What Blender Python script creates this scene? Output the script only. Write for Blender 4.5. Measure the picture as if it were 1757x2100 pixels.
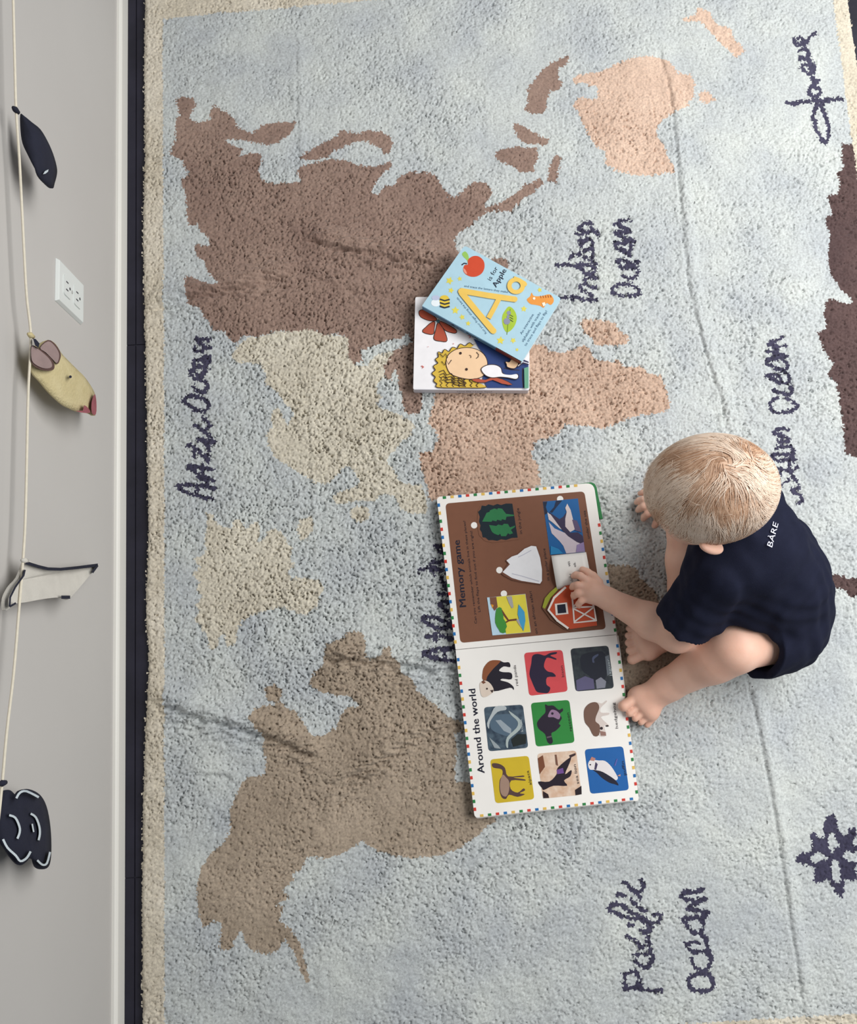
import bpy, bmesh, math, random
import numpy as np
from mathutils import Matrix, Vector

for o in list(bpy.data.objects):
    bpy.data.objects.remove(o)
rng = np.random.default_rng(7)
random.seed(7)
SC = bpy.context.scene
COL = SC.collection

# ------------------------------------------------------------------ camera
F, CAMH, CX, CY = 1850.0, 1.65, 878.5, 1050.0          # focal length in pixels of the 1757x2100 frame
dn = np.array([15.0, -301.0, -F]); dn /= np.linalg.norm(dn)
ay = np.array([-581.0, 11350.0, -F]); ay -= ay.dot(dn) * dn; ay /= np.linalg.norm(ay)
az = -dn
ax = np.cross(ay, az)
ROT = np.stack([ax, ay, az], 1)                          # world -> camera
CAM = np.array([0, 0, CAMH])
cam = bpy.data.objects.new('camera', bpy.data.cameras.new('camera'))
COL.objects.link(cam)
cam.data.sensor_fit = 'VERTICAL'
cam.data.sensor_height = 36.0
cam.data.lens = 36.0 * F / 2100.0
cam.data.clip_start = 0.05
m4 = np.eye(4); m4[:3, :3] = ROT.T; m4[:3, 3] = CAM
cam.matrix_world = Matrix(m4.tolist())
SC.camera = cam

# ------------------------------------------------------------------ light
world = bpy.data.worlds.new('world'); SC.world = world
world.use_nodes = True
bg = world.node_tree.nodes['Background']
bg.inputs[0].default_value = (0.82, 0.91, 1.0, 1)
bg.inputs[1].default_value = 0.16
wd = bpy.data.lights.new('added_area_light', 'AREA')          # broad unseen area light, added so brightness falls off towards the wall
wd.shape = 'RECTANGLE'; wd.size = 2.4; wd.size_y = 1.2
wd.energy = 74
wd.color = (1.0, 0.99, 0.96)
area_ob = bpy.data.objects.new('added_area_light', wd)
COL.objects.link(area_ob)
area_ob.location = (1.65, 0.66, 1.68)
area_ob.rotation_euler = (Vector((1.65, 0.66, 1.68)) - Vector((0.65, 0.42, 0.0))).to_track_quat('Z', 'Y').to_euler()

vs = SC.view_settings
vs.view_transform = 'Standard'; vs.look = 'None'; vs.gamma = 1.0; vs.exposure = 0.0
vs.use_curve_mapping = False


# ------------------------------------------------------------------ helpers: measuring
def P(u, v, z=0.0):
    d = ROT.T @ np.array([u - CX, -(v - CY), -F])
    return CAM + d * ((z - CAMH) / d[2])


def PW(u, v, x):
    d = ROT.T @ np.array([u - CX, -(v - CY), -F])
    return CAM + d * (x / d[0])


def proj(p):
    c = (np.asarray(p) - CAM) @ ROT.T
    return CX - F * c[..., 0] / c[..., 2], CY + F * c[..., 1] / c[..., 2]


def crop(x0, y0, s):
    return lambda X, Y: (x0 + X / s, y0 + Y / s)


def cpts(f, pts):
    return [f(*p) for p in pts]


# ------------------------------------------------------------------ helpers: materials
def lin(c):
    c = c / 255.0
    return c / 12.92 if c <= 0.04045 else ((c + 0.055) / 1.055) ** 2.4


MATS = {}


def mat(name, rgb, rough=0.6, var=0.06, scale=30.0, bump=0.0, bscale=200.0, spec=0.3, sss=0.0, sheen=0.0, tint=None):
    if name in MATS:
        return MATS[name]
    m = bpy.data.materials.new(name); m.use_nodes = True
    nt = m.node_tree; b = nt.nodes['Principled BSDF']
    col = [lin(c) for c in rgb]
    co = nt.nodes.new('ShaderNodeTexCoord')
    n = nt.nodes.new('ShaderNodeTexNoise'); n.inputs['Scale'].default_value = scale; n.inputs['Detail'].default_value = 4
    nt.links.new(co.outputs['Object'], n.inputs['Vector'])
    r = nt.nodes.new('ShaderNodeValToRGB')
    r.color_ramp.elements[0].position = 0.3; r.color_ramp.elements[1].position = 0.7
    lo = [max(0, c * (1 - var)) for c in col]; hi = [min(1, c * (1 + var)) for c in col]
    if tint:
        t = [lin(c) for c in tint]
        hi = t
    r.color_ramp.elements[0].color = (*lo, 1); r.color_ramp.elements[1].color = (*hi, 1)
    nt.links.new(n.outputs['Fac'], r.inputs['Fac'])
    nt.links.new(r.outputs['Color'], b.inputs['Base Color'])
    b.inputs['Roughness'].default_value = rough
    b.inputs['Specular IOR Level'].default_value = spec
    if sss:
        b.inputs['Subsurface Weight'].default_value = sss
        b.inputs['Subsurface Radius'].default_value = (0.010, 0.004, 0.002)
        b.inputs['Subsurface Scale'].default_value = 0.6
    if sheen:
        b.inputs['Sheen Weight'].default_value = sheen
    if bump:
        n2 = nt.nodes.new('ShaderNodeTexNoise'); n2.inputs['Scale'].default_value = bscale; n2.inputs['Detail'].default_value = 3
        nt.links.new(co.outputs['Object'], n2.inputs['Vector'])
        bn = nt.nodes.new('ShaderNodeBump'); bn.inputs['Strength'].default_value = bump; bn.inputs['Distance'].default_value = 0.002
        nt.links.new(n2.outputs['Fac'], bn.inputs['Height'])
        nt.links.new(bn.outputs['Normal'], b.inputs['Normal'])
    MATS[name] = m
    return m


def ink(rgb, rough=0.45):
    return mat('ink_%02x%02x%02x' % tuple(rgb), rgb, rough, 0.03, 60)


# ------------------------------------------------------------------ helpers: objects
def link(o, parent=None):
    COL.objects.link(o)
    if parent is not None:
        o.parent = parent
    return o


def tag(o, label=None, cat=None, group=None, kind=None):
    if label: o['label'] = label
    if cat: o['category'] = cat
    if group: o['group'] = group
    if kind: o['kind'] = kind
    return o


def empty(name, loc=(0, 0, 0)):
    o = bpy.data.objects.new(name, None); o.empty_display_size = 0.02
    o.location = loc
    return link(o)


def np_mesh(name, V, quads, material, parent=None, smooth=True, tri=False):
    V = np.ascontiguousarray(V, dtype=np.float32); Q = np.ascontiguousarray(quads, dtype=np.int32)
    k = Q.shape[1]
    me = bpy.data.meshes.new(name)
    me.vertices.add(len(V)); me.vertices.foreach_set('co', V.ravel())
    me.loops.add(Q.size); me.loops.foreach_set('vertex_index', Q.ravel())
    me.polygons.add(len(Q))
    me.polygons.foreach_set('loop_start', np.arange(0, Q.size, k, dtype=np.int32))
    me.polygons.foreach_set('use_smooth', np.full(len(Q), smooth, dtype=bool))
    me.update(calc_edges=True)
    me.materials.append(material)
    o = bpy.data.objects.new(name, me)
    return link(o, parent)


class Sheet:
    """Collects flat polygons, strips, prisms and text as faces with their own material; builds ONE mesh."""
    def __init__(self):
        self.v, self.f, self.mi, self.ms, self.sm = [], [], [], [], []

    def mid(self, m):
        if m not in self.ms: self.ms.append(m)
        return self.ms.index(m)

    def face(self, pts, m):
        i = len(self.v); self.v += [tuple(p) for p in pts]
        self.f.append(list(range(i, i + len(pts)))); self.mi.append(self.mid(m)); self.sm.append(False)

    def mesh(self, V, Fs, m, smooth=False):
        i = len(self.v); self.v += [tuple(p) for p in V]
        k = self.mid(m)
        for f in Fs:
            self.f.append([i + q for q in f]); self.mi.append(k); self.sm.append(smooth)

    def prism(self, top, bot, m, mside=None):
        n = len(top); i = len(self.v)
        self.v += [tuple(p) for p in top] + [tuple(p) for p in bot]
        k = self.mid(m); ks = self.mid(mside or m)
        self.f.append(list(range(i, i + n))); self.mi.append(k)
        self.f.append(list(range(i + 2 * n - 1, i + n - 1, -1))); self.mi.append(ks)
        for a in range(n):
            b = (a + 1) % n
            self.f.append([i + a, i + n + a, i + n + b, i + b]); self.mi.append(ks)
        self.sm += [False] * (n + 2)

    def box(self, c, e1, e2, e3, m):
        c = np.asarray(c, float); e1 = np.asarray(e1, float); e2 = np.asarray(e2, float); e3 = np.asarray(e3, float)
        top = [c - e1 - e2 + e3, c + e1 - e2 + e3, c + e1 + e2 + e3, c - e1 + e2 + e3]
        self.prism(top, [p - 2 * e3 for p in top], m)

    def build(self, name, parent=None, bevel=0.0):
        me = bpy.data.meshes.new(name)
        me.from_pydata(self.v, [], self.f)
        for m in self.ms: me.materials.append(m)
        me.polygons.foreach_set('material_index', self.mi)
        me.polygons.foreach_set('use_smooth', self.sm)
        bm = bmesh.new(); bm.from_mesh(me)
        bmesh.ops.recalc_face_normals(bm, faces=[f for f in bm.faces if len(f.link_faces if hasattr(f, 'link_faces') else [1])])
        bm.to_mesh(me); bm.free()
        me.update()
        o = bpy.data.objects.new(name, me)
        if bevel:
            md = o.modifiers.new('bevel', 'BEVEL'); md.width = bevel; md.segments = 2; md.limit_method = 'ANGLE'
        return link(o, parent)


def tube(path, r, sides=8, caps=True):
    path = [np.asarray(p, float) for p in path]
    n = len(path); V, Fs = [], []
    for i, p in enumerate(path):
        t = path[min(i + 1, n - 1)] - path[max(i - 1, 0)]; t = t / (np.linalg.norm(t) + 1e-12)
        a = np.cross(t, [0.3, 0.1, 1.0]); a /= np.linalg.norm(a); b = np.cross(t, a)
        rr = r[i] if hasattr(r, '__len__') else r
        for k in range(sides):
            w = 2 * math.pi * k / sides
            V.append(p + rr * (math.cos(w) * a + math.sin(w) * b))
    for i in range(n - 1):
        for k in range(sides):
            k2 = (k + 1) % sides
            Fs.append([i * sides + k, i * sides + k2, (i + 1) * sides + k2, (i + 1) * sides + k])
    if caps:
        Fs.append(list(range(sides))[::-1]); Fs.append([(n - 1) * sides + k for k in range(sides)])
    return V, Fs


def catmull(pts, n=6, closed=False):
    pts = [np.asarray(p, float) for p in pts]; N = len(pts); out = []
    rngi = range(N if closed else N - 1)
    for i in rngi:
        if closed:
            p0, p1, p2, p3 = pts[i - 1], pts[i], pts[(i + 1) % N], pts[(i + 2) % N]
        else:
            p0, p1, p2, p3 = pts[max(i - 1, 0)], pts[i], pts[i + 1], pts[min(i + 2, N - 1)]
        for k in range(n):
            t = k / n
            out.append(0.5 * ((2 * p1) + (-p0 + p2) * t + (2 * p0 - 5 * p1 + 4 * p2 - p3) * t * t + (-p0 + 3 * p1 - 3 * p2 + p3) * t ** 3))
    if not closed: out.append(pts[-1])
    return out


def rounded(pts, r, n=4):
    """Polygon (2D) with rounded corners."""
    out = []
    pts = [np.asarray(p, float) for p in pts]; N = len(pts)
    for i in range(N):
        a, b, c = pts[i - 1], pts[i], pts[(i + 1) % N]
        rr = r[i] if hasattr(r, '__len__') else r
        u = (a - b); v = (c - b)
        p0 = b + u / np.linalg.norm(u) * rr; p1 = b + v / np.linalg.norm(v) * rr
        for k in range(n + 1):
            t = k / n
            out.append((1 - t) ** 2 * p0 + 2 * t * (1 - t) * b + t * t * p1)
    return out


def strip2(pts, w):
    """Outline (2D polygon) of a thick polyline."""
    pts = [np.asarray(p, float) for p in pts]; L, R = [], []
    n = len(pts)
    for i, p in enumerate(pts):
        t = pts[min(i + 1, n - 1)] - pts[max(i - 1, 0)]; t = t / (np.linalg.norm(t) + 1e-9)
        nn = np.array([-t[1], t[0]]) * w / 2
        L.append(p + nn); R.append(p - nn)
    return L + R[::-1]


def disc2(c, r, n=20, ry=None):
    return [(c[0] + r * math.cos(2 * math.pi * k / n), c[1] + (ry or r) * math.sin(2 * math.pi * k / n)) for k in range(n)]


_tc = {}


def text_geo(s, bold=False):
    key = (s, bold)
    if key not in _tc:
        cu = bpy.data.curves.new('text', 'FONT'); cu.body = s; cu.size = 1.0; cu.resolution_u = 2
        cu.fill_mode = 'FRONT'
        o = bpy.data.objects.new('text', cu); COL.objects.link(o)
        me = bpy.data.meshes.new_from_object(o.evaluated_get(bpy.context.evaluated_depsgraph_get()))
        V = np.empty(len(me.vertices) * 3); me.vertices.foreach_get('co', V); V = V.reshape(-1, 3)
        Fs = [list(p.vertices) for p in me.polygons]
        bpy.data.objects.remove(o); bpy.data.curves.remove(cu); bpy.data.meshes.remove(me)
        _tc[key] = (V, Fs)
    return _tc[key]


def put_text(sh, s, a, b, cap, m, nrm=(0, 0, 1), bold=False, up=None):
    """Text with its baseline from a to b (3D), capital height cap (m)."""
    V, Fs = text_geo(s, bold)
    a = np.asarray(a, float); b = np.asarray(b, float); nrm = np.asarray(nrm, float)
    u = b - a; L = np.linalg.norm(u); u /= L
    v = np.cross(nrm, u) if up is None else np.asarray(up, float)
    x0, x1 = V[:, 0].min(), V[:, 0].max()
    sx = L / (x1 - x0); sy = cap / 0.70
    W = a[None] + ((V[:, 0] - x0) * sx)[:, None] * u[None] + (V[:, 1] * sy)[:, None] * v[None]
    for k_ in ((-1, 0, 1) if bold else (0,)):
        sh.mesh(W + u[None] * (0.020 * sx * k_) + nrm[None] * 0.00003 * k_, Fs, m)


# ------------------------------------------------------------------ the room: floor, wall, baseboard
XW = -0.569                      # face of the wall
XB = -0.560                      # face of the baseboard
m_floor = mat('dark_stained_floor', (38, 37, 50), 0.42, 0.25, 14, 0.15, 90)
m_wall = mat('white_wall_paint', (192, 189, 186), 0.75, 0.03, 2.2, 0.05, 300)
m_trim = mat('white_trim_paint', (232, 230, 224), 0.45, 0.02, 5)
sh = Sheet()
sh.prism([(-0.75, -2.2, 0), (2.6, -2.2, 0), (2.6, 2.8, 0), (-0.75, 2.8, 0)], [(-0.75, -2.2, -0.03), (2.6, -2.2, -0.03), (2.6, 2.8, -0.03), (-0.75, 2.8, -0.03)], m_floor)
fl = tag(sh.build('floor'), 'dark stained wooden floor showing in a strip beside the rug', 'floor', kind='structure')
# boards of the floor along the wall, with open joints
bx = XB + 0.0005
k = 0
for x0, x1 in ((XB + 0.001, XB + 0.0165), (XB + 0.0185, XB + 0.110)):
    for y0, y1 in ((-2.1, -0.35), (-0.348, 0.62), (0.622, 2.7)):
        s2 = Sheet(); z = 0.002
        s2.prism([(x0, y0, z), (x1, y0, z), (x1, y1, z), (x0, y1, z)], [(x0, y0, 0), (x1, y0, 0), (x1, y1, 0), (x0, y1, 0)], m_floor)
        s2.build('floor_board', fl)
for x0 in (0.86, 0.953, 1.046, 1.139):
    s2 = Sheet(); z = 0.002
    s2.prism([(x0, -2.1, z), (x0 + 0.091, -2.1, z), (x0 + 0.091, 2.7, z), (x0, 2.7, z)], [(x0, -2.1, 0), (x0 + 0.091, -2.1, 0), (x0 + 0.091, 2.7, 0), (x0, 2.7, 0)], m_floor)
    s2.build('floor_board', fl)
sh = Sheet()
sh.box((XW - 0.06, 0.3, 1.25), (0.06, 0, 0), (0, 2.5, 0), (0, 0, 1.25), m_wall)
tag(sh.build('wall_left'), 'plain off-white painted wall on the left', 'wall', kind='structure')
sh = Sheet()
prof = [(XW, 0.0), (XB, 0.0), (XB, 0.034), (XB - 0.002, 0.0385), (XB - 0.0045, 0.040), (XW, 0.040)]
sh.prism([(x, 2.8, z) for x, z in prof], [(x, -2.2, z) for x, z in prof], m_trim)
tag(sh.build('baseboard_left'), 'low white baseboard with a rounded lip along the wall', 'baseboard', kind='structure')

# ------------------------------------------------------------------ the rug
ZR = 0.012
c1 = crop(280, 0, 2.44); c2 = crop(1000, 0, 2.321); c3 = crop(280, 650, 2.44); c4 = crop(280, 1250, 2.44); c6 = crop(1400, 250, 2.8)
cA = crop(840, 620, 3.029)
ASIA = cpts(c1, [(190, 500), (215, 487), (290, 490), (293, 530), (270, 575), (280, 610), (345, 612), (370, 600), (368, 560), (380, 525), (420, 545), (490, 590), (500, 635), (555, 655), (580, 670), (630, 625), (700, 610), (805, 605), (780, 650), (755, 685), (700, 715), (660, 730), (600, 715), (540, 700), (440, 700), (470, 725), (530, 745), (510, 780), (560, 770), (620, 770), (625, 800), (610, 850), (620, 890), (660, 915), (770, 915), (820, 905), (800, 865), (830, 830), (870, 815), (960, 800), (1050, 800), (1090, 825), (1150, 835), (1230, 825), (1275, 800), (1280, 835), (1240, 860), (1210, 900), (1170, 960), (1200, 975), (1225, 960), (1240, 925), (1290, 930), (1320, 880), (1370, 860), (1440, 857), (1500, 880), (1520, 920), (1560, 980), (1600, 985), (1650, 935), (1690, 912), (1757, 915), (1780, 960), (1735, 1030), (1755, 1060), (1690, 1100), (1680, 1130), (1620, 1160), (1590, 1190), (1600, 1250)])
ASIA += [(950, 530), (1000, 535), (1022, 527), (1044, 535), (1040, 552), (1000, 600), (960, 640), (930, 670)]
ASIA += cpts(c3, [(1700, 360), (1430, 365), (1430, 410), (1420, 480), (1365, 490), (1340, 470), (1330, 400), (1310, 330), (1300, 265), (1285, 265), (1270, 320), (1245, 300), (1240, 240), (1260, 190), (1330, 150), (1388, 130), (1350, 80), (1330, 105), (1240, 120), (1170, 150), (1125, 165), (1130, 215), (1085, 240), (1065, 225), (1055, 150), (1055, 100), (990, 85), (940, 90), (900, 70), (870, 70), (800, 85), (750, 70), (680, 75), (620, 95), (570, 95), (530, 100), (490, 130), (470, 120), (440, 70), (390, 70)])
ASIA += cpts(c1, [(350, 1600), (320, 1545), (260, 1525), (250, 1480), (245, 1420), (245, 1380), (300, 1400), (380, 1435), (410, 1425), (350, 1350), (340, 1310), (310, 1290), (290, 1260), (290, 1225), (365, 1230), (360, 1190), (320, 1160), (305, 1115), (275, 1135), (255, 1110), (250, 1040), (240, 950), (215, 905), (265, 860), (240, 850), (235, 800), (215, 795), (165, 770), (180, 730), (195, 690), (195, 605), (215, 580), (210, 540)])
JAPAN = cpts(c1, [(820, 790), (850, 760), (920, 720), (1000, 685), (1020, 650), (1060, 660), (1120, 665), (1160, 650), (1230, 660), (1270, 690), (1280, 730), (1265, 770), (1240, 770), (1220, 740), (1180, 720), (1140, 700), (1090, 715), (1000, 750), (950, 785), (870, 805)])
AUS = cpts(c2, [(400, 380), (430, 355), (540, 340), (600, 310), (680, 275), (760, 268), (830, 280), (880, 310), (910, 345), (970, 355), (985, 400), (980, 460), (940, 510), (880, 535), (850, 560), (810, 590), (805, 650), (840, 690), (855, 750), (890, 800), (890, 820), (770, 835), (690, 830), (600, 810), (560, 780), (560, 720), (510, 695), (480, 640), (455, 600), (440, 550), (410, 515), (410, 480), (440, 465), (500, 475), (520, 460), (525, 415), (480, 400), (440, 395), (410, 395)])
TAS = cpts(c2, [(1005, 440), (1050, 430), (1080, 480), (1040, 490), (1005, 480)])
NZ = cpts(c2, [(920, 90), (990, 70), (995, 30), (1060, 65), (1090, 120), (1160, 140), (1170, 190), (1225, 240), (1180, 280), (1160, 250), (1110, 210), (1060, 150), (1010, 105), (950, 105)])
GUINEA = cpts(c2, [(170, 520), (190, 490), (190, 420), (230, 370), (260, 330), (320, 290), (390, 262), (385, 295), (340, 325), (335, 370), (355, 395), (340, 425), (295, 435), (280, 480), (275, 535), (210, 540)])
SULA = cpts(c2, [(115, 590), (150, 590), (230, 640), (290, 660), (280, 690), (170, 680), (140, 650)])
BORN = cpts(c2, [(35, 740), (50, 710), (130, 700), (235, 700), (240, 750), (215, 815), (160, 820), (110, 790), (60, 775)])
JAVA = cpts(c2, [(285, 860), (290, 800), (320, 740), (350, 745), (340, 800), (325, 870)])
SUMA = cpts(c2, [(-60, 1020), (-30, 985), (40, 975), (110, 935), (180, 880), (240, 850), (270, 870), (210, 920), (160, 950), (110, 1010), (50, 1000), (0, 1005)])
MADA = cpts(cA, [(1065, 130), (1080, 100), (1180, 110), (1270, 130), (1300, 180), (1360, 210), (1355, 265), (1230, 265), (1150, 265), (1130, 220), (1080, 185)])
EUR = cpts(c3, [(470, 190), (510, 140), (560, 105), (620, 100), (700, 75), (770, 72), (870, 65), (950, 90), (1055, 100), (1060, 200), (1090, 245), (1150, 240), (1200, 190), (1290, 170), (1270, 200), (1240, 240), (1240, 300), (1210, 330), (1200, 370), (1230, 400), (1200, 430), (1210, 450), (1290, 480), (1350, 510), (1390, 540), (1370, 590), (1300, 650), (1250, 720), (1290, 780), (1320, 830), (1420, 840), (1450, 900), (1450, 980), (1380, 985), (1320, 960), (1300, 910), (1240, 880), (1190, 920), (1130, 915), (1000, 940), (975, 900), (1010, 880), (1100, 850), (1120, 820), (1090, 770), (1050, 740), (1000, 790), (960, 835), (900, 830), (840, 795), (780, 760), (700, 710), (660, 650), (650, 590), (680, 560), (670, 500), (700, 450), (735, 500), (760, 540), (790, 480), (740, 430), (720, 390), (680, 360), (640, 330), (650, 290), (620, 240), (560, 230), (500, 230)])
ICE = cpts(c3, [(1070, 960), (1110, 945), (1160, 955), (1165, 1000), (1120, 1035), (1070, 1005)])
SVAL = cpts(c3, [(815, 1010), (880, 1000), (885, 1070), (850, 1110), (815, 1115), (805, 1070)])
GREEN = cpts(c3, [(345, 980), (375, 985), (390, 1020), (430, 1050), (480, 1060), (490, 1010), (520, 1020), (550, 1060), (600, 1020), (620, 1050), (605, 1130), (640, 1110), (660, 1065), (700, 1060), (740, 1100), (775, 1160), (770, 1200), (790, 1240), (750, 1280), (780, 1310), (850, 1305), (910, 1320), (940, 1360), (910, 1400), (905, 1450), (850, 1490), (800, 1485), (740, 1450), (640, 1470), (560, 1500), (520, 1530), (500, 1580), (490, 1640), (450, 1650), (440, 1590), (410, 1600), (405, 1650), (370, 1665), (350, 1590), (320, 1550), (285, 1510), (320, 1470), (290, 1450), (330, 1400), (300, 1360), (320, 1330), (280, 1290), (320, 1250), (280, 1210), (350, 1180), (340, 1110), (350, 1050)])
NAM = cpts(c4, [(1060, 115), (1100, 110), (1140, 125), (1150, 180), (1145, 240), (1180, 250), (1225, 230), (1240, 180), (1270, 190), (1285, 240), (1310, 250), (1320, 310), (1390, 360), (1400, 400), (1430, 430), (1500, 480), (1530, 520), (1610, 560), (1700, 600), (1590, 620), (1605, 700), (1590, 800), (1600, 870), (1640, 860), (1720, 900), (1800, 1060), (1757, 1085), (1700, 1140), (1620, 1190), (1520, 1230), (1400, 1245), (1300, 1235), (1210, 1210), (1160, 1185), (1130, 1155), (1080, 1190), (1010, 1225), (940, 1240), (850, 1235), (830, 1300), (780, 1320), (790, 1350), (730, 1400), (760, 1440), (700, 1480), (740, 1490), (710, 1550), (770, 1600), (800, 1640), (830, 1700), (850, 1800), (870, 1860), (850, 1865), (820, 1820), (790, 1720), (740, 1650), (700, 1710), (640, 1725), (570, 1700), (530, 1640), (520, 1600), (490, 1650), (470, 1700), (420, 1705), (415, 1640), (430, 1580), (410, 1560), (370, 1570), (330, 1590), (305, 1500), (300, 1400), (320, 1310), (370, 1220), (440, 1165), (470, 1110), (470, 1000), (500, 920), (540, 850), (640, 820), (650, 760), (630, 700), (640, 650), (590, 570), (560, 545), (590, 495), (680, 480), (690, 470), (650, 450), (640, 390), (690, 375), (730, 410), (715, 460), (750, 490), (810, 520), (840, 580), (880, 630), (940, 630), (1000, 590), (1020, 530), (1060, 490), (1120, 485), (1060, 430), (990, 430), (920, 410), (860, 370), (890, 310), (940, 280), (935, 240), (950, 170), (1010, 155)])
AFR = cpts(cA, [(760, 260), (840, 265), (870, 310), (960, 310), (1010, 290), (1080, 270), (1120, 290), (1140, 340), (1200, 370), (1290, 360), (1340, 400), (1440, 395), (1480, 440), (1560, 455), (1590, 540), (1620, 640), (1580, 680), (1520, 690), (1440, 700), (1300, 740), (1210, 785), (1100, 770), (1020, 765), (960, 760), (930, 810), (870, 840), (780, 860), (760, 920), (755, 970), (800, 1010), (810, 1130), (700, 1200), (130, 1230), (100, 1120), (70, 1020), (55, 930), (140, 930), (180, 840), (160, 790), (110, 750), (130, 690), (150, 620), (160, 550), (400, 300)])
SAM = [(1200, 1140), (1240, 1158), (1290, 1160), (1308, 1170), (1312, 1185), (1330, 1200), (1345, 1215), (1352, 1240), (1380, 1290), (1430, 1330), (1420, 1360), (1360, 1390), (1300, 1420), (1240, 1440), (1200, 1400)]
ANT = cpts(c6, [(985, 80), (970, 100), (975, 130), (910, 125), (915, 260), (885, 310), (905, 360), (890, 410), (830, 430), (850, 500), (865, 530), (815, 540), (820, 600), (845, 640), (835, 800), (850, 880), (900, 950), (980, 1030), (940, 1045), (850, 1015), (825, 1030), (810, 1100), (830, 1190), (770, 1210), (800, 1270), (805, 1310), (860, 1390), (830, 1450), (880, 1500), (900, 1600), (915, 1740), (930, 1900), (985, 1930), (1100, 1940), (1180, 1700), (1150, 1200), (1100, 700), (1040, 300), (1010, 120)])
cP = crop(1640, 1130, 15.0)
PENIN = cpts(cP, [(880, 730), (1100, 710), (1350, 800), (1500, 880), (1620, 790), (1900, 880), (2200, 1000), (2200, 1600), (1750, 1420), (1560, 1390), (1400, 1200), (1050, 1120), (880, 1100)])
cF = crop(1617, 1640, 9.54)
FLOWER = cpts(cF, [(880, 250), (930, 400), (960, 560), (1030, 680), (1130, 690), (1190, 570), (1310, 560), (1330, 640), (1270, 780), (1270, 900), (1400, 940), (1640, 1000), (1720, 1120), (1640, 1200), (1400, 1250), (1300, 1300), (1330, 1450), (1360, 1600), (1220, 1570), (1110, 1580), (1090, 1800), (1040, 1930), (930, 1870), (870, 1720), (780, 1560), (680, 1600), (500, 1650), (480, 1560), (500, 1400), (540, 1350), (450, 1310), (250, 1270), (160, 1220), (130, 1130), (200, 1040), (400, 1000), (450, 920), (480, 820), (400, 760), (410, 650), (500, 640), (560, 720), (650, 760), (720, 700), (670, 600), (690, 400), (800, 300)])
FHOLES = [cpts(cF, h) for h in ([(760, 770), (800, 680), (880, 630), (940, 740), (980, 910), (860, 1000), (790, 1000)], [(400, 1210), (450, 1110), (560, 1030), (650, 1050), (770, 1140), (700, 1190), (560, 1220)], [(870, 1180), (950, 1160), (1000, 1350), (1020, 1600), (960, 1640), (890, 1580), (830, 1380)], [(1040, 1070), (1150, 1010), (1300, 1010), (1400, 1100), (1350, 1220), (1180, 1230)])]
t1 = crop(340, 670, 5.675); t2 = crop(1130, 430, 8.785); t3 = crop(1540, 670, 5.675); t4 = crop(1590, 50, 8.077); t5 = crop(1230, 1780, 6.758); t6 = crop(840, 1100, 7.5)
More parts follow.
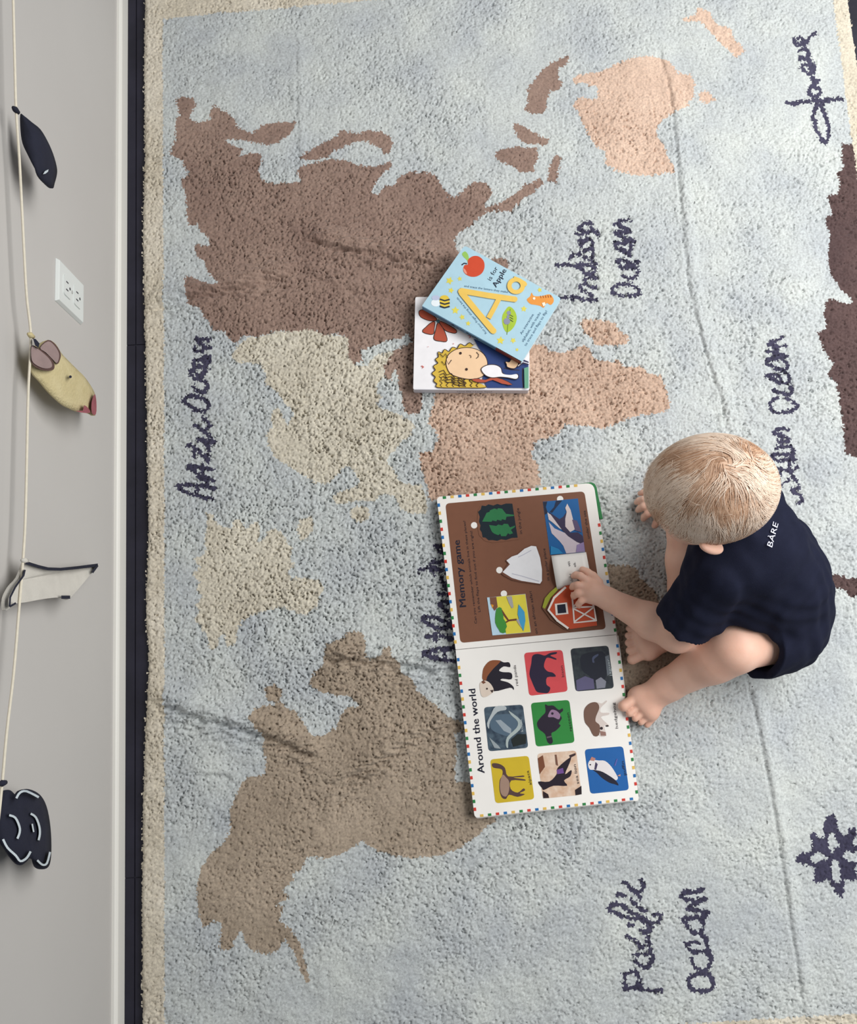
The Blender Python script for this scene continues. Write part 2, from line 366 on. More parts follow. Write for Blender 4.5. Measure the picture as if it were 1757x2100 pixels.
WORDS = {
 'arctic': (t1, 8.5, [[(545, 2005), (300, 1950), (140, 1870), (200, 1840), (400, 1850), (555, 1890)], [(360, 1940), (360, 1860)], [(490, 1830), (430, 1780), (300, 1660), (270, 1620), (430, 1640), (540, 1660)], [(550, 1790), (440, 1740), (420, 1610)], [(490, 1560), (330, 1400), (240, 1380)], [(330, 1400), (325, 1510)], [(480, 1540), (500, 1400), (400, 1310)], [(380, 1310), (580, 1350)], [(540, 1300), (440, 1220), (340, 1150)], [(440, 1210), (510, 1150), (440, 1060)], [(370, 1180), (350, 1140)], [(210, 860), (280, 800), (400, 830), (500, 890), (480, 950), (400, 980), (300, 940), (215, 865)], [(320, 690), (360, 740), (430, 765), (480, 710), (480, 650)], [(450, 640), (330, 600), (285, 520), (340, 510), (400, 600), (430, 520)], [(400, 620), (470, 480)], [(340, 480), (330, 400), (400, 380), (500, 390), (450, 460), (350, 460)], [(510, 350), (430, 350), (450, 420)], [(510, 245), (350, 290), (340, 250)], [(510, 155), (340, 140)], [(360, 130), (420, 210), (500, 250)]]),
 'indian': (t2, 8.0, [[(170, 1580), (300, 1590), (440, 1590), (620, 1630), (830, 1620)], [(720, 1540), (600, 1480), (510, 1400), (600, 1340), (720, 1390), (800, 1400)], [(600, 1290), (650, 1340)], [(600, 1260), (700, 1220), (830, 1230)], [(600, 1170), (560, 1060), (420, 1000), (250, 990), (90, 990)], [(420, 1000), (560, 980), (700, 1000), (800, 1080), (760, 1150), (640, 1160)], [(820, 980), (740, 930), (600, 850)], [(740, 930), (750, 780), (740, 700)], [(330, 870), (400, 810), (520, 800)], [(590, 730), (720, 690)], [(560, 650), (500, 570), (530, 530)], [(540, 570), (700, 530), (760, 610), (740, 700)], [(850, 460), (740, 380), (560, 440), (450, 430)], [(850, 440), (720, 330)], [(640, 430), (540, 370)], [(500, 330), (580, 250), (730, 240)],
   [(1100, 1500), (1130, 1400), (1220, 1340), (1400, 1350), (1530, 1410), (1600, 1480), (1540, 1540), (1400, 1545), (1200, 1530), (1100, 1490)], [(1290, 1200), (1400, 1240), (1540, 1200), (1560, 1110), (1520, 1040), (1300, 1050)], [(1280, 1060), (1200, 920), (1300, 910), (1400, 970), (1350, 1040)], [(1400, 970), (1560, 960), (1550, 920)], [(1430, 830), (1350, 760), (1200, 700), (1140, 580), (1260, 610), (1400, 590), (1500, 560)], [(1430, 600), (1440, 700), (1400, 780)], [(1500, 530), (1350, 520), (1200, 450), (1140, 400), (1300, 410), (1430, 390)], [(1400, 380), (1280, 310), (1230, 280)], [(1150, 260), (1240, 210), (1400, 190)]]),
 'southern': (t3, 7.5, [[(370, 130), (270, 170), (190, 210), (300, 230), (400, 230)], [(190, 285), (300, 280), (290, 200)], [(260, 310), (410, 340)], [(400, 340), (300, 370), (180, 385), (240, 460), (400, 500), (420, 440), (370, 380)], [(400, 500), (450, 600), (430, 650), (330, 640), (230, 590), (180, 565), (300, 550), (350, 600)], [(450, 690), (480, 720), (450, 790), (330, 765), (260, 735)], [(330, 820), (240, 860), (230, 920), (250, 990), (360, 1000), (470, 980), (540, 920), (480, 870), (400, 830)], [(440, 1200), (330, 1190), (250, 1240), (330, 1250), (440, 1320), (300, 1340)], [(360, 1300), (360, 1400)], [(280, 1410), (460, 1390), (490, 1480), (300, 1480), (240, 1490), (310, 1560), (420, 1540), (500, 1530)], [(490, 1480), (500, 1560)], [(440, 1560), (450, 1680), (360, 1650), (190, 1640)], [(530, 1630), (450, 1700)], [(210, 1710), (340, 1690)], [(350, 1690), (300, 1800), (350, 1840), (440, 1780)], [(470, 1700), (520, 1800), (560, 1870), (470, 1910), (560, 1960), (590, 2020), (560, 2060)]]),
 'signature': (t4, 8.0, [[(660, 150), (580, 200), (510, 310), (440, 330), (340, 310), (310, 250), (400, 220), (460, 270)], [(400, 430), (480, 430), (550, 480), (540, 540)], [(400, 570), (520, 570), (600, 620), (640, 720), (610, 820), (520, 810), (430, 740), (450, 680), (520, 670)], [(580, 650), (580, 800), (620, 900), (640, 960), (560, 1080), (580, 1180), (680, 1200), (740, 1130), (720, 1060), (640, 1040)], [(480, 330), (520, 450)], [(720, 930), (620, 930)], [(190, 1290), (310, 1310), (430, 1280), (580, 1280), (860, 1250), (1100, 1235)], [(650, 1200), (690, 1330), (640, 1450), (630, 1560), (660, 1700), (740, 1850), (840, 1960), (880, 1840), (870, 1680), (810, 1500), (760, 1380), (700, 1300)], [(780, 1320), (880, 1270)]]),
 'pacific': (t5, 9.0, [[(330, 1680), (500, 1670), (700, 1700), (850, 1690)], [(780, 1690), (860, 1690)], [(340, 1640), (340, 1550), (360, 1470), (470, 1440), (540, 1490), (550, 1570), (560, 1640)], [(490, 1200), (600, 1200), (710, 1190), (720, 1290), (640, 1380), (560, 1350), (500, 1280)], [(710, 1190), (690, 1090), (660, 960)], [(560, 1090), (490, 1010), (370, 940)], [(560, 1110), (600, 1080)], [(560, 860), (700, 870), (620, 900)], [(400, 780), (460, 800)], [(720, 820), (560, 720), (330, 680), (200, 600), (110, 560), (200, 510), (300, 520), (450, 620), (620, 700), (700, 780)], [(440, 450), (540, 540), (640, 600)], [(740, 650), (840, 640), (820, 740), (750, 770)], [(240, 370), (340, 370)], [(340, 190), (420, 280), (520, 340), (600, 280), (590, 200), (560, 170)], [(530, 340), (560, 420)],
   [(1280, 1480), (1220, 1540), (1230, 1620), (1280, 1680), (1400, 1700), (1530, 1680), (1570, 1600), (1530, 1510), (1480, 1470), (1380, 1470), (1280, 1480)], [(1270, 1260), (1300, 1350), (1420, 1430), (1510, 1350), (1540, 1260), (1510, 1160)], [(1500, 1150), (1420, 1150), (1280, 1160), (1190, 1070), (1260, 1030), (1360, 1050)], [(1480, 1200), (1490, 1060), (1470, 970)], [(1460, 970), (1380, 920), (1260, 880), (1180, 760), (1160, 700), (1280, 700), (1420, 680)], [(1400, 900), (1440, 800), (1400, 700)], [(1400, 690), (1490, 620), (1380, 600), (1200, 560), (1280, 510), (1470, 430), (1350, 450), (1150, 420), (1170, 330), (1300, 330), (1430, 310)]]),
 'atlantic': (t6, 9.0, [[(760, 1715), (680, 1720), (400, 1740), (200, 1800), (330, 1850), (600, 1910), (760, 1890)], [(540, 1750), (540, 1890)], [(740, 1600), (640, 1580), (400, 1500), (400, 1600)], [(400, 1550), (250, 1540)], [(640, 1580), (560, 1560)], [(700, 1400), (600, 1400), (400, 1400), (220, 1300), (230, 1240), (400, 1250), (620, 1340), (700, 1360)], [(660, 1260), (590, 1200), (540, 1120), (460, 1020), (640, 1010)], [(450, 890), (640, 890)], [(540, 800), (500, 650), (490, 620)], [(600, 550), (400, 500), (300, 480), (150, 530)], [(310, 450), (380, 600)], [(350, 390), (560, 380)], [(350, 370), (450, 420)], [(560, 270), (450, 230)], [(480, 160), (400, 160)]]),
}
OUTER = [(296, -6), (293, 150), (295, 300), (291, 480), (294, 640), (300, 900), (302, 1100), (297, 1250), (303, 1360), (297, 1480), (291, 1640), (289, 1850), (291, 2215), (1200, 2172), (2035, 2125), (1757, 110), (1722, -130), (1000, -66)]
INNER = [(333, 38), (336, 700), (337, 1300), (337, 2160), (1482, 2095), (1757, 2079), (1994, 2065), (1741, 245), (1697, -80), (650, 10)]


def in_poly(u, v, poly):
    poly = np.asarray(poly, dtype=np.float64)
    m = (u > poly[:, 0].min()) & (u < poly[:, 0].max()) & (v > poly[:, 1].min()) & (v < poly[:, 1].max())
    idx = np.nonzero(m)[0]
    uu, vv = u[idx], v[idx]
    ins = np.zeros(len(idx), bool)
    x0, y0 = poly[-1]
    for x1, y1 in poly:
        if y0 != y1:
            c = (y0 > vv) != (y1 > vv)
            ins ^= c & (uu < (x1 - x0) * (vv - y0) / (y1 - y0) + x0)
        x0, y0 = x1, y1
    out = np.zeros(len(u), bool); out[idx[ins]] = True
    return out


def seg_dist(u, v, pts, closed=False, lim=1e9):
    pts = np.asarray(pts, float)
    if closed: pts = np.vstack([pts, pts[:1]])
    best = np.full(len(u), lim)
    for (x0, y0), (x1, y1) in zip(pts[:-1], pts[1:]):
        dx, dy = x1 - x0, y1 - y0
        t = np.clip(((u - x0) * dx + (v - y0) * dy) / (dx * dx + dy * dy + 1e-9), 0, 1)
        best = np.minimum(best, np.hypot(u - x0 - t * dx, v - y0 - t * dy))
    return best


def near_stroke(u, v, pts, w):
    p = np.asarray(pts, float)
    m = (u > p[:, 0].min() - w) & (u < p[:, 0].max() + w) & (v > p[:, 1].min() - w) & (v < p[:, 1].max() + w)
    idx = np.nonzero(m)[0]
    out = np.zeros(len(u), bool)
    out[idx[seg_dist(u[idx], v[idx], p) < w / 2]] = True
    return out


sS_ = lambda p: (830 + p[0] / 5.02, 490 + p[1] / 5.02)
STEP = 0.00185
cw = np.array([P(u, v, ZR)[:2] for u, v in OUTER])
gx = np.arange(cw[:, 0].min() - 0.004, cw[:, 0].max() + 0.004, STEP)
gy = np.arange(cw[:, 1].min() - 0.004, cw[:, 1].max() + 0.004, STEP)
NX, NY = len(gx), len(gy)


def band_noise(lx, ly, seed):
    """Smooth random field of the grid with feature sizes lx, ly (metres), unit variance."""
    r = np.random.default_rng(seed)
    w = np.fft.rfft2(r.standard_normal((NX, NY)))
    kx = np.fft.fftfreq(NX, STEP)[:, None]; ky = np.fft.rfftfreq(NY, STEP)[None]
    w *= np.exp(-0.5 * ((kx * lx * 2.2) ** 2 + (ky * ly * 2.2) ** 2))
    f = np.fft.irfft2(w, s=(NX, NY)); f -= f.mean()
    return f / f.std()


GX, GY = np.meshgrid(gx, gy, indexing='ij')
pu, pv = proj(np.stack([GX, GY, np.full_like(GX, ZR)], -1).reshape(-1, 3))
# relief: tufts with dark crevices, fainter towards the right where the pile lies flat
tuft = band_noise(0.0030, 0.0022, 1)
fine = band_noise(0.0014, 0.0014, 2)
mid_ = band_noise(0.012, 0.009, 3)
big = band_noise(0.05, 0.05, 4)
wc = 0.36 + 0.80 * np.exp(-0.5 * (((GX - 0.02) / 0.42) ** 2 + ((GY - 0.38) / 0.42) ** 2))   # trodden middle of the rug
wear = np.clip(wc + 0.16 * band_noise(0.10, 0.10, 5), 0.2, 1.25)
h = 0.0010 * tuft - 0.0046 * np.clip(-tuft - 0.9, 0, 1.2) + 0.0003 * fine
h *= wear
h += 0.00035 * mid_ + 0.0007 * big
h = h.ravel()
# folds and creases of the laid-out rug: (polyline in the photo, height, half width in pixels)
FOLDS = [([(296, 640), (400, 612), (500, 590), (625, 556)], 0.010, 20, 0.6), ([(625, 492), (700, 512), (800, 530), (925, 545)], 0.011, 20, 0.6),
         ([(300, 1436), (400, 1472), (520, 1505), (600, 1535), (660, 1560)], 0.012, 24, 0.6), ([(660, 1355), (750, 1358), (860, 1372), (960, 1372)], 0.010, 26, 0.8),
         ([(670, 1618), (760, 1575), (850, 1520), (960, 1468)], 0.009, 22, 0.6), ([(480, 1376), (560, 1366), (650, 1352)], 0.004, 14, 0.3),
         ([(1335, 60), (1375, 200), (1395, 420), (1415, 600), (1450, 740), (1480, 830), (1492, 900)], 0.006, 13, 0.3), ([(1515, 1330), (1545, 1450), (1575, 1600), (1600, 1750), (1630, 1960), (1655, 2110)], 0.006, 13, 0.0),
         ([(605, 20), (612, 300), (625, 600), (632, 900), (648, 1250)], 0.0022, 9, 0.2), ([(360, 1590), (450, 1590), (480, 1605)], 0.004, 16, 0.4), ([(620, 560), (720, 600), (860, 615)], 0.005, 18, 0.5), ([(1100, 690), (1180, 650), (1220, 600)], 0.005, 30, 0.4), ([(690, 1690), (690, 1620)], 0.004, 14, 0.4), ([(1180, 1120), (1210, 1030), (1260, 960)], 0.003, 30, 0.4)]
rp = band_noise(0.0035, 0.016, 6).ravel(); rq = band_noise(0.016, 0.0035, 8).ravel()
for pts, amp, hw, rip in FOLDS:
    amp *= 1.4 if amp >= 0.009 else 1.0
    pts = np.asarray(catmull(pts, 5))
    near = np.nonzero((pu > pts[:, 0].min() - 4 * hw) & (pu < pts[:, 0].max() + 4 * hw) & (pv > pts[:, 1].min() - 4 * hw) & (pv < pts[:, 1].max() + 4 * hw))[0]
    u, v = pu[near], pv[near]
    d = np.full(len(near), 1e9); sgn = np.zeros(len(near)); tt = np.zeros(len(near))
    for i, ((x0, y0), (x1, y1)) in enumerate(zip(pts[:-1], pts[1:])):
        dx, dy = x1 - x0, y1 - y0; L2 = dx * dx + dy * dy
        t = np.clip(((u - x0) * dx + (v - y0) * dy) / L2, 0, 1)
        q = np.hypot(u - x0 - t * dx, v - y0 - t * dy)
        s = np.sign(dx * (v - y0) - dy * (u - x0))
        b = q < d
        d[b] = q[b]; sgn[b] = s[b]; tt[b] = (i + t[b]) / (len(pts) - 1)
    sd_ = d * sgn
    ends = np.clip(np.minimum(tt, 1 - tt) * 7 + 0.05, 0, 1)
    far_end = (tt > 0.001) & (tt < 0.999)
    ends = np.where(far_end, ends, 0.05)
    prof_ = np.exp(-0.5 * ((sd_ + 0.8 * hw) / (0.75 * hw)) ** 2) * 0.8 - 0.55 * np.exp(-0.5 * (sd_ / (0.22 * hw)) ** 2)
    horiz = abs(pts[-1][0] - pts[0][0]) > abs(pts[-1][1] - pts[0][1])
    rr = (rq if horiz else rp)[near]
    h[near] += amp * ends * (prof_ * 0.80 + 0.26 * rip * rr * np.exp(-0.5 * (sd_ / (1.0 * hw)) ** 2))
for pl_ in ([(895, 1017), (1221, 988), (1312, 1644), (974, 1680)], [sS_(p) for p in ((100, 590), (1290, 585), (1290, 1575), (80, 1570))], [(1380, 1060), (1600, 1060), (1730, 1150), (1730, 1330), (1560, 1410), (1400, 1450), (1280, 1495), (1260, 1430), (1285, 1285)], [(1290, 1000), (1400, 1000), (1400, 1090), (1290, 1080)]):
    sel = in_poly(pu, pv, pl_)                    # pile pressed flat under the books and the child
    h[sel] = np.minimum(h[sel], 0.0005)
edge = seg_dist(pu, pv, OUTER, True)
fall = np.clip(edge / 9.0, 0, 1); fall = np.sqrt(1 - (1 - fall) ** 2)
zz = np.maximum(0.0035 + (ZR - 0.0035 + h) * fall, 0.0032)
jx = 0.0006 * band_noise(0.0022, 0.0022, 11).ravel(); jy = 0.0006 * band_noise(0.0022, 0.0022, 12).ravel()
RV = np.stack([GX.ravel() + jx, GY.ravel() + jy, zz], -1)
ii = np.arange(NX * NY).reshape(NX, NY)
Q = np.stack([ii[:-1, :-1], ii[1:, :-1], ii[1:, 1:], ii[:-1, 1:]], -1).reshape(-1, 4)
qu = pu[Q].mean(1); qv = pv[Q].mean(1)
wj = band_noise(0.0030, 0.0030, 21).ravel()[Q[:, 0]]; wk = band_noise(0.0030, 0.0030, 22).ravel()[Q[:, 0]]
ju = qu + 1.5 * wj; jv = qv + 1.5 * wk
keep = in_poly(qu + 0.9 * wj, qv + 0.9 * wk, OUTER)
lab = np.zeros(len(Q), dtype=np.int32)           # 0 = ocean
PARTS = [('ocean_field', 'ocean', None)]


def region(name, mname, mask, label=None):
    PARTS.append((name, mname, label)); lab[mask] = len(PARTS) - 1


for nm, mn, pl, lb in [('asia_patch', 'asia', ASIA, 'large brown continent patch'), ('island_patch', 'asia', JAPAN, None), ('australia_patch', 'peach', AUS, 'peach continent patch'),
        ('island_patch', 'peach', TAS, None), ('island_patch', 'peach', NZ, None), ('island_patch', 'asia', GUINEA, None), ('island_patch', 'asia', SULA, None), ('island_patch', 'asia', BORN, None),
        ('island_patch', 'asia', JAVA, None), ('island_patch', 'asia', SUMA, None), ('island_patch', 'africa', MADA, None), ('africa_patch', 'africa', AFR, 'tan-peach continent patch'), ('europe_patch', 'cream', EUR, 'cream continent patch'),
        ('island_patch', 'cream', ICE, None), ('island_patch', 'cream', SVAL, None), ('greenland_patch', 'cream', GREEN, 'cream jagged land patch'), ('north_america_patch', 'taupe', NAM, 'taupe continent patch'),
        ('south_america_patch', 'taupe', SAM, 'taupe continent patch under the child'), ('antarctica_patch', 'dark', ANT, 'dark brown jagged continent patch'), ('antarctic_peninsula_patch', 'dark', PENIN, None)]:
    region(nm, mn, in_poly(ju, jv, pl), lb)
for key, (cf, wd, strokes) in WORDS.items():
    msk = np.zeros(len(Q), bool)
    for s in strokes:
        msk |= near_stroke(ju, jv, [np.asarray(p) for p in catmull([cf(*p) for p in s], 4)], wd)
    region('ocean_lettering', 'ink', msk, 'dark navy woven handwriting')
fm = in_poly(ju, jv, FLOWER)
for hl in FHOLES: fm &= ~in_poly(ju, jv, hl)
region('compass_flower', 'ink', fm, 'dark navy woven compass flower')
region('border', 'border', ~in_poly(qu + 1.0 * wj, qv + 1.0 * wk, INNER), 'cream border band')


def pile(name, rgb, rgb2, var=0.10):
    m = mat('pile_' + name, rgb, 0.95, var, 9, 0.5, 900, 0.1, sheen=0.15, tint=rgb2)
    nt = m.node_tree                                   # heathered yarn: darker and paler tufts
    bs = nt.nodes['Principled BSDF']; src = bs.inputs['Base Color'].links[0].from_socket
    n = nt.nodes.new('ShaderNodeTexNoise'); n.inputs['Scale'].default_value = 260; n.inputs['Detail'].default_value = 2
    co = nt.nodes.new('ShaderNodeTexCoord'); nt.links.new(co.outputs['Object'], n.inputs['Vector'])
    r = nt.nodes.new('ShaderNodeValToRGB')
    r.color_ramp.elements[0].position = 0.30; r.color_ramp.elements[1].position = 0.62
    r.color_ramp.elements[0].color = (0.78, 0.77, 0.78, 1); r.color_ramp.elements[1].color = (1.03, 1.03, 1.03, 1)
    mx = nt.nodes.new('ShaderNodeMix'); mx.data_type = 'RGBA'; mx.blend_type = 'MULTIPLY'; mx.inputs[0].default_value = 1.0
    nt.links.new(n.outputs['Fac'], r.inputs['Fac']); nt.links.new(src, mx.inputs[6]); nt.links.new(r.outputs['Color'], mx.inputs[7])
    nt.links.new(mx.outputs[2], bs.inputs['Base Color'])
    return m


PM = {'ocean': pile('ocean', (198, 204, 208), (210, 215, 212)), 'asia': pile('asia', (150, 125, 114), (164, 140, 127)), 'peach': pile('peach', (220, 190, 170), (228, 200, 180)),
      'africa': pile('africa', (206, 176, 156), (216, 188, 168)), 'cream': pile('cream', (216, 208, 190), (222, 216, 200)), 'taupe': pile('taupe', (172, 156, 138), (184, 168, 150)),
      'dark': pile('dark', (90, 72, 72), (100, 80, 78)), 'ink': pile('ink', (64, 62, 84), (78, 76, 98)), 'border': pile('border', (220, 210, 190), (228, 220, 204))}
rug = empty('world_map_rug', (0.19, 0.36, 0.0))
tag(rug, 'large pale blue world map rug with brown and cream continents, lying beside the wall', 'rug')
for i, (nm, mn, lb) in enumerate(PARTS):
    q = Q[(lab == i) & keep]
    if not len(q): continue
    idx, inv = np.unique(q, return_inverse=True)
    o = np_mesh(nm, RV[idx] - np.array([0.19, 0.36, 0.0]), inv.reshape(-1, 4), PM[mn], rug)
    if lb: o['label'] = lb

# ------------------------------------------------------------------ open lift-the-flap board book
ZP = 0.031                        # top of the pages
bB = crop(890, 980, 5.02); bL = crop(940, 1300, 4.6237)
WHITE = mat('white_page', (243, 240, 236), 0.4, 0.02, 20)
KARD = mat('grey_card_edge', (196, 192, 186), 0.8, 0.04, 80)
BROWN = ink((124, 82, 62)); NAVY = ink((28, 30, 48)); INKB = ink((40, 32, 40))
book = empty('open_flap_book', tuple(P(1100, 1330, 0.013)))
BO = np.array(book.location)
tag(book, 'large open white board book with animal pictures and lift flaps, in front of the child', 'book')


def pw(pt, z):
    return P(pt[0], pt[1], z) - BO


RIM = [ink((46, 128, 70)), ink((226, 186, 92)), ink((40, 112, 178)), ink((206, 62, 52))]


def page(name, corners, zt, zb, rad, m):
    s = Sheet()
    r2 = rounded(corners, rad, 5)
    s.prism([pw(p, zt) for p in r2], [pw(p, zt) * [1, 1, 0] + [0, 0, zb - BO[2]] for p in r2], m, KARD)
    return s.build(name, book)


UP = [(895, 1019), (1217, 990), (1264, 1301), (934, 1332)]
LO = [(934, 1333), (1264, 1302), (1309, 1640), (973, 1677)]
page('back_cover', [(897, 1022), (1219, 991), (1266, 1303), (936, 1333)], 0.021, 0.0158, [6, 12, 2, 2], WHITE)
page('back_cover', [(936, 1333), (1268, 1303), (1310, 1642), (975, 1679)], 0.021, 0.0158, [2, 2, 6, 6], WHITE)
pgU = page('page', UP, ZP, 0.0212, [9, 16, 1, 1], WHITE)
pgL = page('page', LO, ZP, 0.0212, [1, 1, 8, 8], WHITE)


def print_sheet(items, z0=ZP, dz=0.00012):
    """items: list of (2D polygon in photo pixels, material), each a hair above the one before."""
    s = Sheet(); z = z0 + 0.00025
    for pl, m in items:
        s.face([pw(p, z) for p in pl], m); z += dz
    return s, z


s = Sheet(); gc = [(1188, 992), (1212, 989), (1219, 992), (1223, 999), (1236, 1064), (1230, 1064), (1210, 1010)]
s.prism([pw(p, 0.0302) for p in gc], [pw(p, 0.0302) - np.array([0, 0, 0.008]) for p in gc], ink((38, 122, 66)))
o = s.build('cover_corner', book); o['label'] = 'green corner of the cover'
# coloured rim ticks
s = Sheet(); kcol = 0


def ticks(a, b, n, k0, skip=()):
    a = np.asarray(a, float); b = np.asarray(b, float)
    u = (b - a) / np.linalg.norm(b - a); nn = np.array([-u[1], u[0]])
    for i in range(n):
        if i in skip: continue
        c = a + (b - a) * (i + 0.5) / n
        q = [c - u * 3.4, c + u * 3.4, c + u * 3.4 + nn * 5.2, c - u * 3.4 + nn * 5.2]
        s.prism([pw(p, ZP + 0.0004) for p in q], [pw(p, ZP - 0.003) for p in q], RIM[(i + k0) % 4])


ticks((903, 1018.5), (1188, 992.5), 18, 0)
ticks((1230, 1068), (1265, 1300), 14, 3)
ticks((1267.5, 1316), (1309, 1632), 19, 2)
ticks((1303, 1640), (980, 1676), 20, 2)
ticks((972, 1668), (936, 1345), 20, 3)
ticks((932, 1325), (896, 1028), 18, 1)
o = s.build('rim_stripes', pgU); o['kind'] = 'stuff'
# right-hand page
brown = rounded([(913, 1032.6), (1198, 1007.5), (1242.5, 1290), (944, 1318.6)], 9, 5)
s, z = print_sheet([(brown, BROWN)])
T = ZP + 0.0006
put_text(s, 'Memory game', pw(bB(330, 1325), T), pw(bB(262, 640), T), 0.0118, NAVY, bold=True)
put_text(s, 'Can you remember which animals live in these places?', pw(bB(442, 1500), T), pw(bB(322, 440), T), 0.0042, INKB)
put_text(s, 'Lift the flaps to find out if you are right!', pw(bB(478, 1380), T), pw(bB(393, 545), T), 0.0042, INKB)
put_text(s, 'in the jungle', pw(bB(908, 575), T), pw(bB(873, 310), T), 0.0048, INKB)
put_text(s, 'in a polar place', pw(bB(1188, 1055), T), pw(bB(1143, 725), T), 0.0048, INKB)
put_text(s, 'on an african safari', pw(bB(1068, 1605), T), pw(bB(1003, 1165), T), 0.0048, INKB)
put_text(s, 'under the sea', pw(bB(1603, 625), T), pw(bB(1558, 335), T), 0.0048, INKB)
for c in ((412, 488), (672, 950), (718, 1192), (1297, 218)):
    s.face([pw(p, T) for p in cpts(bB, disc2(c, 33))], WHITE)
s.build('memory_game_print', pgU)


def flap(name, outline, items, zlift, edge_m, label, tilt=0.0):
    """A card flap lying on the page: a board 1 mm thick with its print."""
    s = Sheet(); zt = ZP + 0.0009 + zlift
    s.prism([pw(p, zt) for p in outline], [pw(p, zt) - np.array([0, 0, 0.0012 + zlift * 0.5]) for p in outline], items[0][1], edge_m)
    z = zt + 0.0002
    for pl, m in items[1:]:
        s.face([pw(p, z) for p in pl], m); z += 0.00012
    o = s.build(name, pgU); o['label'] = label
    return o


G1, G2 = ink((22, 36, 46)), ink((44, 118, 72))
flap('lift_flap', cpts(bB, [(820, 240), (875, 632), (740, 652), (600, 668), (520, 648), (462, 590), (442, 480), (450, 340), (485, 280), (560, 262), (680, 256)]),
     [(None, BROWN), (cpts(bB, [(805, 265), (860, 615), (800, 618), (740, 640), (690, 632), (650, 648), (600, 640), (560, 642), (530, 615), (500, 612), (490, 560), (470, 530), (478, 490), (462, 450), (470, 400), (452, 350), (480, 325), (490, 285), (530, 290), (560, 272), (610, 285), (650, 268), (690, 280), (740, 264)]), G1),
      (cpts(bB, [(495, 450), (540, 360), (570, 350), (575, 335), (620, 315), (650, 325), (660, 312), (700, 318), (740, 370), (822, 380), (822, 392), (745, 400), (735, 435), (700, 425), (690, 442), (650, 430), (640, 448), (600, 438), (590, 452)]), G2),
      (cpts(bB, [(565, 485), (640, 495), (660, 480), (700, 490), (720, 472), (760, 475), (780, 510), (832, 492), (832, 505), (790, 535), (812, 570), (780, 582), (760, 570), (740, 600), (690, 600), (680, 575), (660, 590), (620, 575), (600, 560), (590, 545)]), G2)], 0.0, ink((150, 108, 76)), 'dark green jungle flap')
MW = ink((236, 236, 240)); MG = ink((196, 196, 210))
flap('lift_flap', cpts(bB, [(690, 985), (760, 880), (735, 850), (800, 805), (860, 780), (930, 722), (1000, 692), (1056, 697), (1095, 815), (1116, 940), (1114, 1065), (1096, 1098), (900, 1072), (800, 1052), (720, 1010)]),
     [(None, ink((112, 72, 56))), (cpts(bB, [(705, 970), (780, 890), (745, 850), (800, 810), (860, 790), (930, 730), (1000, 700), (1050, 705), (1090, 820), (1110, 940), (1110, 1060), (1090, 1090), (900, 1060), (800, 1030)]), MW),
      (cpts(bB, strip2([(865, 815), (920, 790), (1000, 745)], 8)), MG), (cpts(bB, strip2([(800, 985), (900, 1010), (1080, 1065)], 8)), MG)], 0.0012, ink((110, 72, 56)), 'white snowy mountain flap')
YEL, SKY = ink((226, 212, 74)), ink((186, 214, 232))
flap('lift_flap', cpts(bB, [(545, 1232), (940, 1195), (995, 1590), (600, 1622)]),
     [(None, SKY), (cpts(bB, [(635, 1225), (938, 1198), (992, 1588), (742, 1608), (700, 1500), (660, 1400)]), YEL), (cpts(bB, [(572, 1230), (640, 1225), (655, 1330), (620, 1370), (580, 1300)]), BROWN), (cpts(bB, [(585, 1300), (615, 1310), (600, 1345)]), ink((222, 150, 50))),
      (cpts(bB, strip2([(690, 1360), (730, 1420), (765, 1468), (850, 1458)], 20)), ink((110, 62, 44))), (cpts(bB, strip2([(715, 1500), (770, 1470)], 14)), ink((110, 62, 44))),
      (cpts(bB, [(640, 1350), (670, 1330), (695, 1340), (700, 1380), (712, 1410), (715, 1450), (735, 1480), (750, 1530), (735, 1560), (740, 1590), (710, 1600), (680, 1590), (665, 1560), (645, 1530), (630, 1490), (628, 1450), (632, 1400)]), ink((66, 142, 58))),
      (cpts(bB, [(745, 1222), (800, 1218), (818, 1330), (800, 1345), (770, 1290)]), ink((170, 168, 166))), (cpts(bB, [(845, 1465), (880, 1445), (925, 1575), (880, 1520)]), ink((170, 168, 166))), (cpts(bB, [(870, 1300), (930, 1380), (940, 1470), (920, 1580), (885, 1500), (860, 1400)]), ink((70, 160, 206)))], 0.0004, WHITE, 'yellow savanna flap with a green tree')
BLUE = ink((30, 96, 158))
